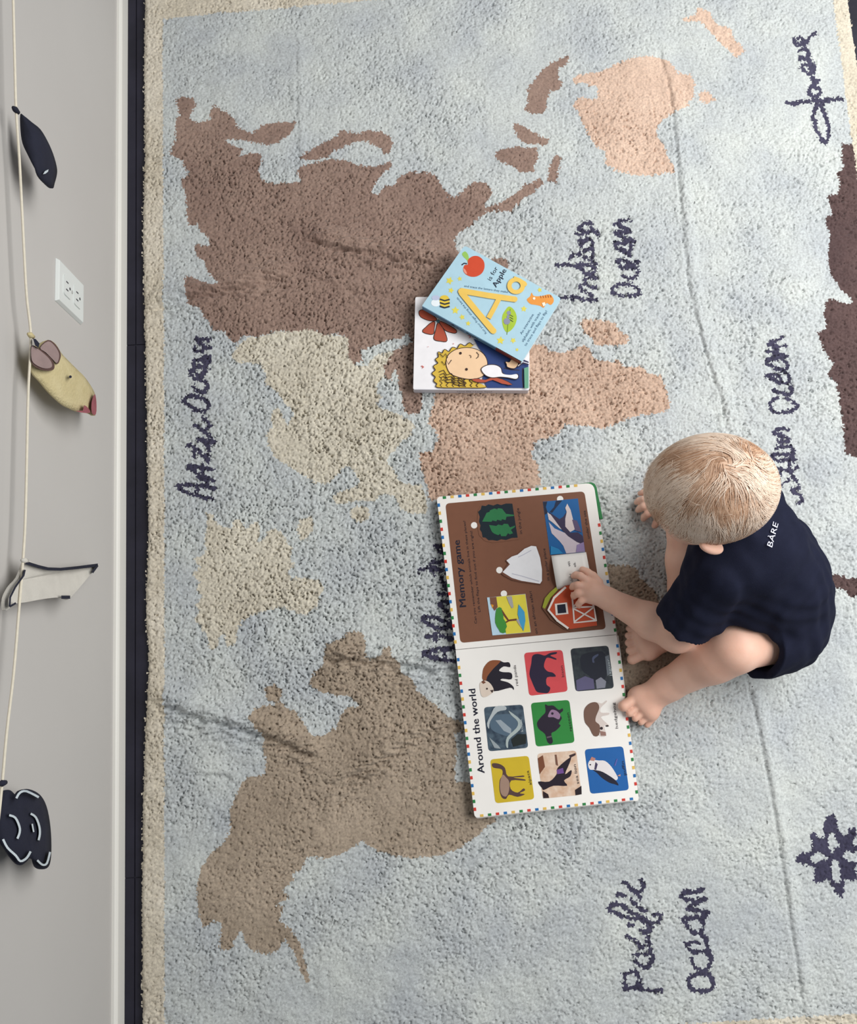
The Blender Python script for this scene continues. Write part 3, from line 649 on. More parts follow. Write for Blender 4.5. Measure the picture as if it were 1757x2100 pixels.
flap('dolphin_picture', cpts(bB, [(1120, 245), (1480, 212), (1555, 765), (1195, 795)]),
     [(None, BLUE), (cpts(bB, [(1122, 247), (1165, 243), (1150, 300), (1170, 360), (1140, 380)]), ink((34, 40, 62))), (cpts(bB, [(1235, 300), (1255, 235), (1320, 232), (1270, 290), (1215, 360), (1190, 350)]), ink((30, 44, 74))),
      (cpts(bB, [(1180, 455), (1240, 520), (1330, 560), (1450, 600), (1520, 640), (1553, 760), (1360, 778), (1330, 700), (1290, 650), (1210, 570)]), ink((206, 194, 204))),
      (cpts(bB, [(1165, 355), (1210, 385), (1290, 460), (1330, 540), (1290, 520), (1220, 460), (1180, 430)]), ink((216, 204, 206))),
      (cpts(bB, [(1180, 350), (1290, 425), (1330, 400), (1365, 350), (1350, 440), (1360, 510), (1400, 565), (1480, 560), (1530, 600), (1545, 690), (1470, 660), (1380, 600), (1320, 540)]), ink((60, 52, 80))),
      (cpts(bB, [(1370, 265), (1405, 330), (1430, 430), (1450, 530), (1400, 558), (1350, 500), (1350, 420), (1365, 350), (1350, 310)]), ink((220, 206, 206))),
      (cpts(bB, [(1420, 430), (1470, 440), (1520, 560), (1450, 540)]), ink((96, 84, 116))), (cpts(bB, [(1470, 690), (1540, 660), (1552, 755), (1460, 765)]), ink((150, 132, 176))), (cpts(bB, [(1200, 700), (1280, 730), (1330, 780), (1200, 790)]), ink((40, 130, 186)))], 0.0, WHITE, 'photo of a leaping dolphin on blue water')
# the opened white flap, bowed up from the page
s = Sheet()
nU, nV = 10, 6
A0, A1, B0, B1 = [np.asarray(bB(*p)) for p in ((1205, 800), (1565, 765), (1265, 1148), (1625, 1085))]
gv = []
for i in range(nU + 1):
    t = i / nU
    zl = ZP + 0.0012 + 0.010 * math.sin(math.pi * min(1, t * 0.95)) ** 1.0
    for j in range(nV + 1):
        w = j / nV
        p = (A0 * (1 - w) + A1 * w) * (1 - t) + (B0 * (1 - w) + B1 * w) * t
        gv.append(pw(p, zl))
gf = [[i * (nV + 1) + j, i * (nV + 1) + j + 1, (i + 1) * (nV + 1) + j + 1, (i + 1) * (nV + 1) + j] for i in range(nU) for j in range(nV)]
s.mesh(gv, gf, WHITE, True)
o = s.build('opened_flap', pgU); o['label'] = 'white opened flap with lettering'
md = o.modifiers.new('card', 'SOLIDIFY'); md.thickness = 0.0012; md.offset = -1
s = Sheet()
put_text(s, 'A dolphin lives', pw(bB(1438, 1110), ZP + 0.0118), pw(bB(1396, 858), ZP + 0.0100), 0.0050, INKB)
put_text(s, 'in the sea.', pw(bB(1495, 1060), ZP + 0.0121), pw(bB(1452, 866), ZP + 0.0102), 0.0050, INKB)
s.build('flap_lettering', pgU)
RED, BW = ink((196, 78, 44)), ink((240, 232, 226))
flap('lift_flap', cpts(bB, [(1112, 1340), (1140, 1240), (1190, 1180), (1265, 1112), (1350, 1085), (1500, 1070), (1640, 1180), (1690, 1530), (1640, 1560), (1405, 1580), (1340, 1560), (1200, 1460)]),
     [(None, ink((112, 74, 54))), (cpts(bB, [(1115, 1330), (1140, 1240), (1190, 1180), (1262, 1118), (1275, 1150), (1195, 1240), (1140, 1350)]), ink((158, 164, 52)))], 0.002, ink((104, 72, 50)), 'brown board with a green roof edge')
flap('barn_flap', cpts(bB, [(1165, 1360), (1225, 1220), (1345, 1112), (1450, 1095), (1635, 1190), (1678, 1520), (1400, 1556), (1265, 1475)]),
     [(None, RED), (cpts(bB, strip2([(1355, 1125), (1235, 1235), (1176, 1360), (1270, 1470), (1382, 1550)], 22)), BW),
      (cpts(bB, [(1242, 1297), (1368, 1282), (1383, 1400), (1253, 1414)]), BW), (cpts(bB, [(1265, 1308), (1350, 1298), (1361, 1388), (1273, 1397)]), NAVY),
      (cpts(bB, strip2([(1418, 1180), (1443, 1492), (1668, 1468)], 18)), BW), (cpts(bB, strip2([(1668, 1475), (1645, 1325), (1425, 1335)], 18)), BW), (cpts(bB, strip2([(1432, 1345), (1665, 1465)], 15)), BW), (cpts(bB, strip2([(1440, 1485), (1645, 1330)], 15)), BW),
      (cpts(bB, strip2([(1410, 1185), (1600, 1165), (1640, 1320)], 18)), BW), (cpts(bB, strip2([(1425, 1330), (1600, 1180)], 15)), BW)], 0.006, ink((150, 62, 36)), 'red barn flap with white trim')
# left-hand page
s, z = print_sheet([])
T = ZP + 0.0005
put_text(s, 'Around the world', pw(bL(248, 1318), T), pw(bL(158, 520), T), 0.0120, NAVY, bold=True)
s.build('around_the_world_print', pgL)


def tile(label, corners, rgb, shapes, text, ta, tb, r=7.5, tcol=INKB):
    s = Sheet(); z = ZP + 0.0003
    if rgb is not None:
        s.face([pw(p, z) for p in rounded(cpts(bL, corners), r, 4)], ink(rgb) if isinstance(rgb, tuple) else rgb)
    for pl, m in shapes:
        z += 0.00012
        q_ = catmull(cpts(bL, pl), 3, True) if len(pl) > 5 else cpts(bL, pl)
        s.face([pw(p, z) for p in q_], ink(m) if isinstance(m, tuple) else m)
    z += 0.00012
    put_text(s, text, pw(bL(*ta), z), pw(bL(*tb), z), 0.0045, tcol)
    o = s.build('animal_picture', pgL); o['label'] = label
    return o


def photo_mat(name, c0, c1, sc):
    return mat(name, c0, 0.45, 0.0, sc, tint=c1)


tile('red panda picture', None, None, [([(235, 440), (228, 370), (245, 310), (300, 255), (380, 250), (430, 270), (480, 270), (490, 315), (430, 308), (385, 345), (420, 362), (500, 370), (502, 430), (420, 425), (400, 440), (470, 460), (520, 500), (522, 532), (490, 510), (330, 545), (280, 470)], (34, 30, 42)),
     ([(228, 430), (228, 370), (245, 310), (300, 255), (380, 250), (395, 265), (330, 330), (275, 400), (262, 440)], (138, 82, 52)),
     ([(200, 480), (225, 450), (265, 445), (310, 480), (335, 540), (300, 575), (250, 600), (215, 580)], (222, 206, 192)), ([(215, 455), (235, 440), (260, 460), (235, 475)], (120, 76, 58)), (disc2((270, 520), 9, 8), (60, 44, 44)), ([(300, 535), (335, 530), (320, 560)], (60, 44, 44))], 'red panda', (568, 490), (543, 295))
tile('red bison picture', [(620, 180), (985, 150), (1037, 545), (670, 588)], (214, 78, 84), [([(700, 210), (740, 190), (780, 195), (820, 205), (870, 180), (930, 172), (925, 190), (870, 205), (925, 232), (920, 245), (850, 225), (825, 245), (810, 310), (845, 355), (895, 368), (922, 405), (840, 412), (835, 480), (870, 510), (850, 558), (800, 560), (745, 550), (720, 510), (695, 450), (672, 380), (690, 280)], (42, 32, 58))], 'bison', (1003, 408), (988, 300))
tile('dark jaguar picture', [(1060, 140), (1420, 110), (1475, 515), (1110, 547)], photo_mat('photo_dark', (36, 40, 52), (58, 66, 70), 120), [([(1160, 210), (1280, 170), (1390, 190), (1395, 420), (1300, 470), (1240, 400), (1170, 340)], (30, 34, 48)), ([(1115, 440), (1200, 400), (1280, 430), (1290, 520), (1120, 540)], (96, 92, 126)), ([(1300, 440), (1350, 410), (1400, 450), (1390, 510), (1310, 520)], (134, 136, 150)), ([(1390, 215), (1425, 200), (1450, 370), (1410, 400)], (104, 112, 122)), ([(1270, 220), (1320, 190), (1325, 205), (1285, 240), (1290, 270), (1270, 270)], (74, 82, 110))], 'jaguar', (1452, 400), (1428, 235), tcol=ink((176, 186, 190)))
tile('grey koala picture', [(240, 695), (610, 670), (662, 1080), (285, 1114)], photo_mat('photo_slate', (40, 54, 72), (84, 102, 116), 90), [([(300, 830), (330, 780), (430, 760), (540, 770), (590, 830), (560, 920), (480, 970), (370, 940), (310, 900)], (84, 104, 122)), ([(350, 820), (400, 815), (500, 900), (500, 950), (430, 920)], (150, 162, 172)), ([(350, 690), (440, 685), (450, 720), (370, 740), (300, 830), (290, 900), (270, 850), (310, 760)], (178, 186, 190)), ([(480, 730), (600, 830), (580, 910), (480, 1000), (470, 1080), (450, 1060), (460, 980), (550, 890), (560, 830), (500, 770)], (170, 182, 182)), ([(290, 980), (380, 1060), (400, 1090), (340, 1080)], (150, 160, 166)), ([(500, 1000), (560, 950), (640, 950), (640, 1040), (520, 1070)], (34, 40, 40))], 'koala', (615, 925), (597, 810), tcol=ink((170, 180, 186)))
tile('green raccoon picture', [(685, 655), (1050, 625), (1102, 1030), (735, 1070)], (48, 134, 62), [([(820, 670), (850, 680), (900, 680), (950, 720), (985, 705), (990, 730), (960, 760), (980, 800), (950, 850), (968, 870), (920, 920), (880, 945), (895, 1020), (870, 1045), (840, 1020), (820, 950), (760, 900), (745, 840), (790, 780), (825, 740)], (40, 32, 48)), ([(850, 770), (880, 720), (930, 730), (965, 770), (950, 810), (900, 790), (855, 790)], (150, 120, 150)), (disc2((890, 755), 12, 10), (40, 32, 48)), ([(835, 975), (880, 965), (884, 978), (838, 990)], (96, 84, 96))], 'raccoon', (1078, 920), (1048, 745))
tile('brown hedgehog picture', None, None, [([(1300, 660), (1360, 660), (1400, 632), (1405, 645), (1350, 700), (1350, 745), (1425, 748), (1420, 768), (1350, 790), (1425, 865), (1420, 880), (1380, 870), (1400, 965), (1330, 960), (1290, 830)], (218, 206, 200)), ([(1200, 700), (1250, 655), (1310, 650), (1335, 700), (1305, 780), (1300, 830), (1340, 870), (1330, 960), (1280, 965), (1240, 890), (1200, 840), (1188, 760)], (116, 88, 76)), (disc2((1355, 895), 14, 10), (48, 36, 40)), ([(1340, 920), (1395, 930), (1400, 965), (1350, 965)], (150, 116, 106)), (disc2((1410, 872), 14, 8, 8), (50, 40, 42))], 'hedgehog', (1515, 895), (1482, 650))
tile('yellow alpaca picture', [(300, 1190), (665, 1155), (720, 1567), (350, 1607)], (206, 178, 46), [([(320, 1228), (385, 1232), (440, 1270), (470, 1350), (610, 1342), (615, 1356), (520, 1362), (625, 1378), (625, 1392), (500, 1390), (495, 1470), (560, 1505), (615, 1465), (630, 1485), (580, 1510), (630, 1520), (560, 1545), (480, 1525), (450, 1565), (410, 1550), (388, 1480), (390, 1390), (415, 1340), (410, 1285), (330, 1268)], (86, 64, 62)), ([(395, 1400), (420, 1335), (450, 1360), (480, 1400), (480, 1480), (455, 1540), (415, 1530), (395, 1480)], (160, 132, 116))], 'alpaca', (695, 1430), (665, 1295))
tile('sea lion picture on rocks', [(745, 1135), (1115, 1105), (1168, 1525), (800, 1562)], photo_mat('photo_rock', (206, 168, 140), (228, 206, 188), 90), [([(755, 1400), (860, 1400), (930, 1330), (940, 1270), (1060, 1170), (1055, 1220), (1010, 1330), (1070, 1290), (1060, 1350), (1000, 1390), (1030, 1440), (900, 1440), (810, 1480), (790, 1460)], (38, 28, 40)), ([(930, 1290), (990, 1270), (1000, 1320), (935, 1330)], (112, 76, 142)), ([(752, 1180), (800, 1150), (820, 1260), (770, 1330), (760, 1260)], (120, 74, 52)), ([(1105, 1480), (1165, 1440), (1168, 1520), (1110, 1530)], (40, 30, 36)), ([(800, 1490), (850, 1520), (860, 1555), (805, 1558)], (44, 30, 34)), ([(1050, 1150), (1110, 1130), (1110, 1150), (1060, 1175)], (60, 44, 48)), ([(915, 1145), (930, 1145), (945, 1250), (925, 1240)], (120, 82, 66))], 'sea lion', (1145, 1420), (1112, 1235))
tile('blue puffin picture', [(1195, 1095), (1560, 1065), (1617, 1480), (1250, 1517)], (32, 96, 166), [([(1228, 1240), (1245, 1200), (1290, 1195), (1330, 1200), (1390, 1205), (1450, 1260), (1500, 1340), (1510, 1370), (1480, 1385), (1370, 1310), (1290, 1290), (1245, 1285)], (228, 222, 224)), ([(1275, 1290), (1310, 1295), (1370, 1310), (1480, 1380), (1518, 1435), (1480, 1425), (1430, 1410), (1360, 1365), (1315, 1320)], (32, 32, 50)), ([(1262, 1165), (1300, 1180), (1285, 1205), (1245, 1198)], (186, 128, 116)), (disc2((1250, 1240), 7, 8), (40, 40, 50)), ([(1300, 1215), (1320, 1235), (1305, 1290), (1288, 1285)], (70, 60, 90)), ([(1475, 1250), (1500, 1180), (1508, 1190), (1490, 1250)], (90, 96, 170)), ([(1505, 1345), (1535, 1330), (1535, 1350)], (206, 150, 130))], 'puffin', (1592, 1338), (1568, 1205))

# ------------------------------------------------------------------ two small board books
sS = crop(830, 490, 5.02)


def small_book(name, corners, zt, zb, rad, m_top, m_spine, label):
    ob = empty(name, tuple(P(*np.mean(corners, 0), zb)))
    org = np.array(ob.location)
    tag(ob, label, 'book', 'small board books')
    loc = lambda pt, z: P(pt[0], pt[1], z) - org
    flat = lambda pt, z: (P(pt[0], pt[1], zt) - org) * [1, 1, 0] + [0, 0, z - org[2]]
    r2 = rounded(corners, rad, 4)
    t = 0.0022
    s = Sheet(); s.prism([flat(p, zt) for p in r2], [flat(p, zt - t) for p in r2], m_top, KARD); s.build('front_cover', ob)
    s = Sheet(); s.prism([flat(p, zb + t) for p in r2], [flat(p, zb) for p in r2], m_top, KARD); s.build('back_cover', ob)
    c = np.mean(corners, 0); r3 = [c + (np.asarray(p) - c) * 0.993 for p in r2]
    s = Sheet(); s.prism([flat(p, zt - t) for p in r3], [flat(p, zb + t) for p in r3], WHITE, WHITE); s.build('pages', ob)
    return ob, loc, flat


LB = ink((172, 206, 222)); SPB = ink((88, 128, 158)); PAPER = ink((240, 238, 242), 0.35)
ZB1, ZT1, ZT2 = 0.0135, 0.0335, 0.0535
WB = [sS(108, 598), sS(1283, 590), sS(1282, 1553), sS(86, 1545)]
wb, wl, wf = small_book('girl_board_book', WB, ZT1, ZB1, [4, 4, 2, 2], PAPER, PAPER, 'white board book with a drawn blond child, lying under the blue book')
# spine face
a, b = wf(WB[3], ZT1), wf(WB[2], ZT1)
nspine = np.cross(b - a, (0, 0, 1.0)); nspine /= np.linalg.norm(nspine)
s = Sheet()
e3 = np.array([0, 0, 1.0])
mid = (a + b) / 2 + nspine * 0.0006; hz = ZT1 - ZB1
s.box(mid - e3 * hz / 2, (b - a) / 2 * 0.985, nspine * 0.0006, e3 * hz / 2, ink((206, 206, 216)))
ta = a + (b - a) * 0.38 + nspine * 0.0014 - e3 * hz * 0.62; tb = a + (b - a) * 0.68 + nspine * 0.0014 - e3 * hz * 0.62
put_text(s, 'How Do I Love You?', ta, tb, 0.006, ink((70, 60, 84)), up=e3)
o = s.build('spine', wb); o['label'] = 'pale spine with small lettering'
s = Sheet(); zc = [ZT1 + 0.0003]


def wp(pl, m, smooth_n=0):
    pts = cpts(sS, pl)
    if smooth_n: pts = catmull(pts, smooth_n, True)
    s.face([wl(p, zc[0]) for p in pts], m); zc[0] += 0.00012


OUT = ink((58, 40, 36)); HAIRY = ink((214, 180, 72)); FACE = ink((238, 202, 164)); COAT = ink((44, 66, 122)); RB = ink((176, 82, 60))


def outlined(pl, m, w=9, n=4):
    c = np.mean(np.asarray(pl, float), 0)
    pts = catmull(pl, n, True)
    big_ = []
    for i, p in enumerate(pts):
        t = pts[(i + 1) % len(pts)] - pts[i - 1]; t /= np.linalg.norm(t) + 1e-9
        nn = np.array([t[1], -t[0]])
        if np.dot(nn, p - c) < 0: nn = -nn
        big_.append(p + nn * w)
    wp([tuple(p) for p in big_], OUT); wp([tuple(p) for p in pts], m)


for petal in ([(150, 745), (200, 735), (290, 790), (325, 835), (250, 838), (165, 800)], [(305, 855), (300, 920), (285, 980), (185, 955), (225, 905), (265, 870)], [(345, 865), (400, 940), (432, 1045), (370, 1050), (302, 1030), (318, 950)], [(360, 850), (440, 885), (525, 940), (515, 968), (430, 945), (385, 900)]):
    outlined(petal, RB, 7)
wp(disc2((343, 846), 18, 10), ink((70, 110, 120)))
for cx_, cy_, r_ in ((183, 1318, 17), (668, 1002, 22), (500, 1080, 8), (240, 1110, 6)):
    wp([(cx_ - r_, cy_ - r_ * .4), (cx_ - r_ * .4, cy_ - r_), (cx_ + r_, cy_), (cx_ - r_ * .3, cy_ + r_), (cx_, cy_)], ink((204, 110, 104)))
wp([(705, 1025), (900, 1110), (1080, 1180), (1272, 1262), (1272, 1534), (1050, 1534), (850, 1534), (800, 1440), (840, 1300), (830, 1200), (760, 1120)], COAT)
wp(strip2([(1215, 1330), (1210, 1430), (1222, 1532)], 9), OUT); wp(strip2([(1020, 1330), (1090, 1345), (1180, 1350)], 8), OUT)
outlined([(735, 1078), (700, 1095), (665, 1072), (620, 1105), (570, 1085), (540, 1130), (490, 1118), (455, 1165), (410, 1140), (385, 1180), (345, 1165), (350, 1215), (318, 1240), (345, 1280), (298, 1310), (318, 1350), (282, 1385), (318, 1420), (300, 1460), (335, 1490), (340, 1526), (600, 1530), (830, 1528), (780, 1490), (720, 1470), (660, 1420), (600, 1300), (650, 1150)], HAIRY, 8, 3)
for k_ in range(7):
    x_ = 350 + 62 * k_
    wp([tuple(p) for p in strip2(catmull([(x_, 1415 + 8 * k_), (x_ + 28, 1442), (x_ + 6, 1462), (x_ + 34, 1484), (x_ + 12, 1504), (x_ + 30, 1522)], 3), 8)], OUT)
outlined([(430, 1250), (455, 1190), (530, 1140), (640, 1122), (740, 1140), (810, 1190), (845, 1260), (840, 1330), (800, 1410), (700, 1440), (590, 1430), (480, 1390), (435, 1320)], FACE, 7)
for i in range(4):
    wp(strip2([(350 + 10 * i, 1370 + 30 * i), (400, 1350 + 32 * i), (430, 1400 + 26 * i), (480, 1385 + 30 * i), (520, 1440 + 20 * i), (570, 1430 + 26 * i), (620, 1480 + 12 * i)], 8), OUT)
wp(strip2([(380, 1260), (410, 1300), (430, 1250), (450, 1290), (480, 1245)], 8), OUT)
wp(strip2([(360, 1180), (395, 1215), (420, 1180), (440, 1225)], 8), OUT)
wp(disc2((573, 1176), 14, 10), OUT); wp(disc2((635, 1342), 14, 10), OUT)
wp(strip2([(738, 1165), (760, 1190), (755, 1215), (735, 1230)], 7), OUT); wp(strip2([(665, 1195), (682, 1205), (680, 1225)], 6), OUT)
outlined([(690, 1448), (760, 1440), (830, 1452), (900, 1428), (1000, 1445), (1105, 1500), (1000, 1490), (905, 1452), (830, 1475), (740, 1472)], RB, 6, 2)
outlined([(790, 1340), (850, 1302), (930, 1300), (985, 1330), (1005, 1385), (1080, 1400), (1150, 1392), (1165, 1420), (1140, 1440), (1060, 1425), (980, 1418), (900, 1425), (830, 1400)], PAPER, 8)
outlined([(1040, 1265), (1075, 1270), (1105, 1240), (1165, 1275), (1130, 1330), (1060, 1318), (1050, 1290)], FACE, 6)
wp([(1228, 1330), (1274, 1315), (1274, 1536), (1232, 1536)], ink((104, 160, 134)))
for i in range(3):
    wp(strip2([(1165, 1300 + 8 * i), (1215, 1250 + 14 * i), (1275, 1270 + 12 * i)], 7), OUT if i % 2 == 0 else PAPER)
o = s.build('cover_picture', wb); o['label'] = 'drawn blond child in a navy coat with a red bow'

AB = [sS(614, 66), sS(1612, 612), sS(1206, 1262), sS(176, 688)]
ab, al, af = small_book('alphabet_board_book', AB, ZT2, ZT1 + 0.0003 + 0.006, [7, 7, 1.5, 1.5], LB, SPB, 'light blue alphabet board book with yellow letters, on top of the white book')
for v_ in ('front_cover',):
    pass
a, b = af(AB[3], ZT2), af(AB[2], ZT2)
nsp = np.cross(b - a, (0, 0, 1.0)); nsp /= np.linalg.norm(nsp)
hz = ZT2 - ZT1 - 0.0063
s = Sheet()
s.box((a + b) / 2 + nsp * 0.0006 - e3 * (hz / 2 + 0.0002), (b - a) / 2 * 0.988, nsp * 0.0006, e3 * (hz / 2 - 0.0002), SPB)
rb0 = a + (b - a) * 0.745; rb1 = a + (b - a) * 0.992
s.box((rb0 + rb1) / 2 + nsp * 0.0009 - e3 * (hz / 2 + 0.0002), (rb1 - rb0) / 2, nsp * 0.0007, e3 * (hz / 2 - 0.0002), ink((132, 62, 46)))
for t0, t1_, tx, bd in ((0.30, 0.335, 'A', True), (0.355, 0.43, 'is for', False), (0.445, 0.57, 'Apple', True)):
    put_text(s, tx, a + (b - a) * t0 + nsp * 0.0016 - e3 * hz * 0.72, a + (b - a) * t1_ + nsp * 0.0016 - e3 * hz * 0.72, hz * 0.5, NAVY, up=e3, bold=bd)
o = s.build('spine', ab); o['label'] = 'slate blue spine with a red-brown end'
s = Sheet(); zc = [ZT2 + 0.0003]


def ap(pl, m, n=0):
    pts = cpts(sS, pl)
    if n: pts = catmull(pts, n, True)
    s.face([al(p, zc[0]) for p in pts], m); zc[0] += 0.0001


YL = ink((232, 194, 96)); ST = ink((220, 208, 88)); DK = ink((36, 42, 60)); TXT = ink((70, 104, 132))
def part(nm, lb=None):
    global s
    o = s.build(nm, ab); s = Sheet(); zc[0] = ZT2 + 0.0003
    if lb: o['label'] = lb
    return o


ap([(650, 255), (640, 220), (600, 180), (590, 150), (620, 128), (650, 160), (660, 210)], ink((150, 194, 96)), 3)
ap([(700, 178), (760, 180), (810, 225), (820, 290), (795, 350), (740, 385), (680, 388), (625, 362), (600, 320), (615, 270), (648, 262), (650, 215)], ink((204, 76, 48)), 4)
ap([(600, 300), (625, 320), (640, 360), (612, 345)], ink((226, 150, 132)), 3)
ap(strip2([(640, 255), (610, 250), (585, 268)], 12), DK)
part('printed_apple', 'red apple with a green leaf')
for cx_, cy_, r_ in ((460, 430, 42), (565, 410, 26), (475, 530, 32), (520, 735, 42), (590, 805, 32), (652, 870, 28), (985, 1045, 44), (1115, 1045, 32), (1155, 1140, 20), (1225, 720, 34), (1388, 525, 27)):
    ap([(cx_ + (r_ if k % 2 == 0 else r_ * .5) * math.cos(k * math.pi / 5 + cx_), cy_ + (r_ if k % 2 == 0 else r_ * .5) * math.sin(k * math.pi / 5 + cx_)) for k in range(10)], ST)
    part('printed_star')
ap(disc2((318, 658), 48, 14, 38), ink((232, 240, 246))); ap(disc2((318, 606), 42, 14, 26), ink((186, 194, 220)))
ap([(360, 610), (380, 585), (420, 580), (450, 600), (462, 650), (455, 690), (420, 708), (380, 700), (360, 660)], ink((222, 192, 70)), 3)
for yy in (628, 664, 700):
    ap(strip2([(360, yy - 8), (410, yy + 8), (462, yy - 6)], 15), DK)
part('printed_bee', 'striped yellow bee')
ap([(1255, 625), (1290, 590), (1305, 552), (1325, 585), (1370, 590), (1420, 585), (1490, 570), (1528, 610), (1530, 650), (1500, 680), (1460, 660), (1430, 708), (1395, 690), (1340, 678), (1290, 668)], ink((228, 150, 66)), 3)
for i in range(5): ap(strip2([(1395 + 26 * i, 585 - 2 * i), (1402 + 26 * i, 610 - 2 * i)], 8), ink((160, 86, 40)))
ap(disc2((1330, 612), 14, 10), ink((244, 232, 214))); ap([(1410, 660), (1440, 650), (1450, 680), (1425, 695)], ink((244, 232, 214)))
part('printed_cat', 'orange striped cat')
ap([(1075, 695), (1130, 740), (1152, 820), (1120, 910), (1050, 962), (1008, 890), (1002, 800), (1030, 740)], ink((166, 194, 62)), 4)
ap(strip2([(1050, 985), (1060, 880), (1085, 720)], 7), ink((100, 130, 50)))
for cx_, cy_, r_ in ((1070, 762, 22), (1062, 800, 16), (1050, 848, 34)): ap(disc2((cx_, cy_), r_, 12), ink((140, 142, 166)))
for i in range(3): ap(strip2([(1080, 780 + 24 * i), (1115, 800 + 26 * i)], 5), DK)
part('printed_leaf', 'green leaf with a grey ant')
# raised letters A and a
zl_ = [0.0018]


def raised(pl, m):
    pts = cpts(sS, pl); zl_[0] += 0.00004
    s.prism([al(p, ZT2 + zl_[0]) for p in pts], [al(p, ZT2 + 0.0001) for p in pts], m, ink((186, 142, 62)))


raised(strip2([(580, 548), (740, 745), (910, 948)], 62), YL); raised(strip2([(572, 532), (860, 582), (1140, 622)], 58), YL); raised(strip2([(862, 815), (925, 700), (982, 590)], 50), YL)
raised(disc2((580, 540), 32, 14), YL); raised(disc2((912, 946), 31, 14), YL); raised(disc2((1132, 620), 28, 14), YL)
part('raised_letter', 'raised yellow capital A')
outer_ = [(1145 + 92 * math.cos(t), 482 + 86 * math.sin(t)) for t in np.linspace(0, 2 * math.pi, 29)]
inner_ = [(1145 + 46 * math.cos(t), 482 + 43 * math.sin(t)) for t in np.linspace(2 * math.pi, 0, 29)]
raised(outer_ + inner_, YL)
raised(strip2([(1120, 402), (1180, 425), (1240, 462)], 40), YL); raised(disc2((1236, 466), 22, 12), YL)
part('raised_letter', 'raised yellow small a')
s = Sheet(); T = ZT2 + 0.0004
al2 = lambda X, Y: al(sS(X, Y), T)
nv = al2(845, 968) - al2(545, 600); nv /= np.linalg.norm(nv)
for tx_, p0, p1, cap_, mm_, bd_ in (('is for', (885, 432), (962, 300), 0.0085, DK, False), ('Apple', (940, 502), (1048, 325), 0.0100, DK, True), ('An interactive', (1205, 985), (1330, 780), 0.0048, TXT, False),
        ('alphabet, with tracks', (1220, 1062), (1402, 762), 0.0048, TXT, False), ('to trace and flaps to flip!', (1248, 1105), (1470, 745), 0.0048, TXT, False), ('and trace the letters they make', (610, 492), (1060, 556), 0.0040, TXT, False),
        ('Run your finger along the bends', (845, 968), (545, 600), 0.0040, TXT, False)):
    s = Sheet(); put_text(s, tx_, al2(*p0), al2(*p1), cap_, mm_, bold=bd_)
    s.build('cover_lettering', ab)

# ------------------------------------------------------------------ wall outlet
ol = empty('wall_outlet', (XW, 0.6205, 0.205))
tag(ol, 'white double electrical outlet plate on the wall', 'outlet')
M_PL = mat('white_plastic', (222, 226, 224), 0.35, 0.01, 10)
M_SL = mat('outlet_slot', (70, 70, 76), 0.6, 0.05, 10)
s = Sheet()
y0, y1, z0, z1 = -0.036, 0.036, 0.0, 0.105
s.prism([(0.006, y0 + .003, z0 + .003), (0.006, y1 - .003, z0 + .003), (0.006, y1 - .003, z1 - .003), (0.006, y0 + .003, z1 - .003)], [(0, y0, z0), (0, y1, z0), (0, y1, z1), (0, y0, z1)], M_PL)
s.build('plate', ol, 0.0008)
for zc_ in (0.032, 0.073):
    s = Sheet()
    pl = rounded([(-0.017, zc_ - 0.014), (0.017, zc_ - 0.014), (0.017, zc_ + 0.014), (-0.017, zc_ + 0.014)], 0.006, 4)
    s.prism([(0.0078, p[0], p[1]) for p in pl], [(0.0055, p[0], p[1]) for p in pl], M_PL)
    rc = s.build('receptacle', ol)
    s = Sheet()
    for dy in (-0.0065, 0.0065):
        s.box((0.0078, dy, zc_ + 0.003), (0.0003, 0, 0), (0, 0.0011, 0), (0, 0, 0.0042), M_SL)
    s.prism([(0.0081, p[0], p[1]) for p in disc2((0, zc_ - 0.008), 0.0025, 10)], [(0.0075, p[0], p[1]) for p in disc2((0, zc_ - 0.008), 0.0025, 10)], M_SL)
    s.build('slots', rc)
s = Sheet()
s.prism([(0.0070, p[0], p[1]) for p in disc2((0, 0.0525), 0.003, 12)], [(0.0055, p[0], p[1]) for p in disc2((0, 0.0525), 0.003, 12)], ink((190, 192, 190)))
s.build('screw', ol)

# ------------------------------------------------------------------ string and hanging felt masks
XS = XW + 0.022
M_STR = mat('cream_cord', (226, 218, 200), 0.8, 0.05, 200)
hooks = [(26, -40), (30, 120), (33, 226), (40, 330), (45, 430), (54, 600), (63, 690), (58, 800), (55, 930), (52, 1060), (47, 1150), (38, 1260), (28, 1380), (14, 1500), (4, 1610), (-6, 1700), (-30, 1850), (-60, 2150)]
path = catmull([PW(u, v, XS + 0.004) for u, v in hooks], 6)
s = Sheet(); s.mesh(*tube(path, 0.0018, 6), M_STR, True)
tag(s.build('hanging_string'), 'thin cream cord strung along the wall', 'string')


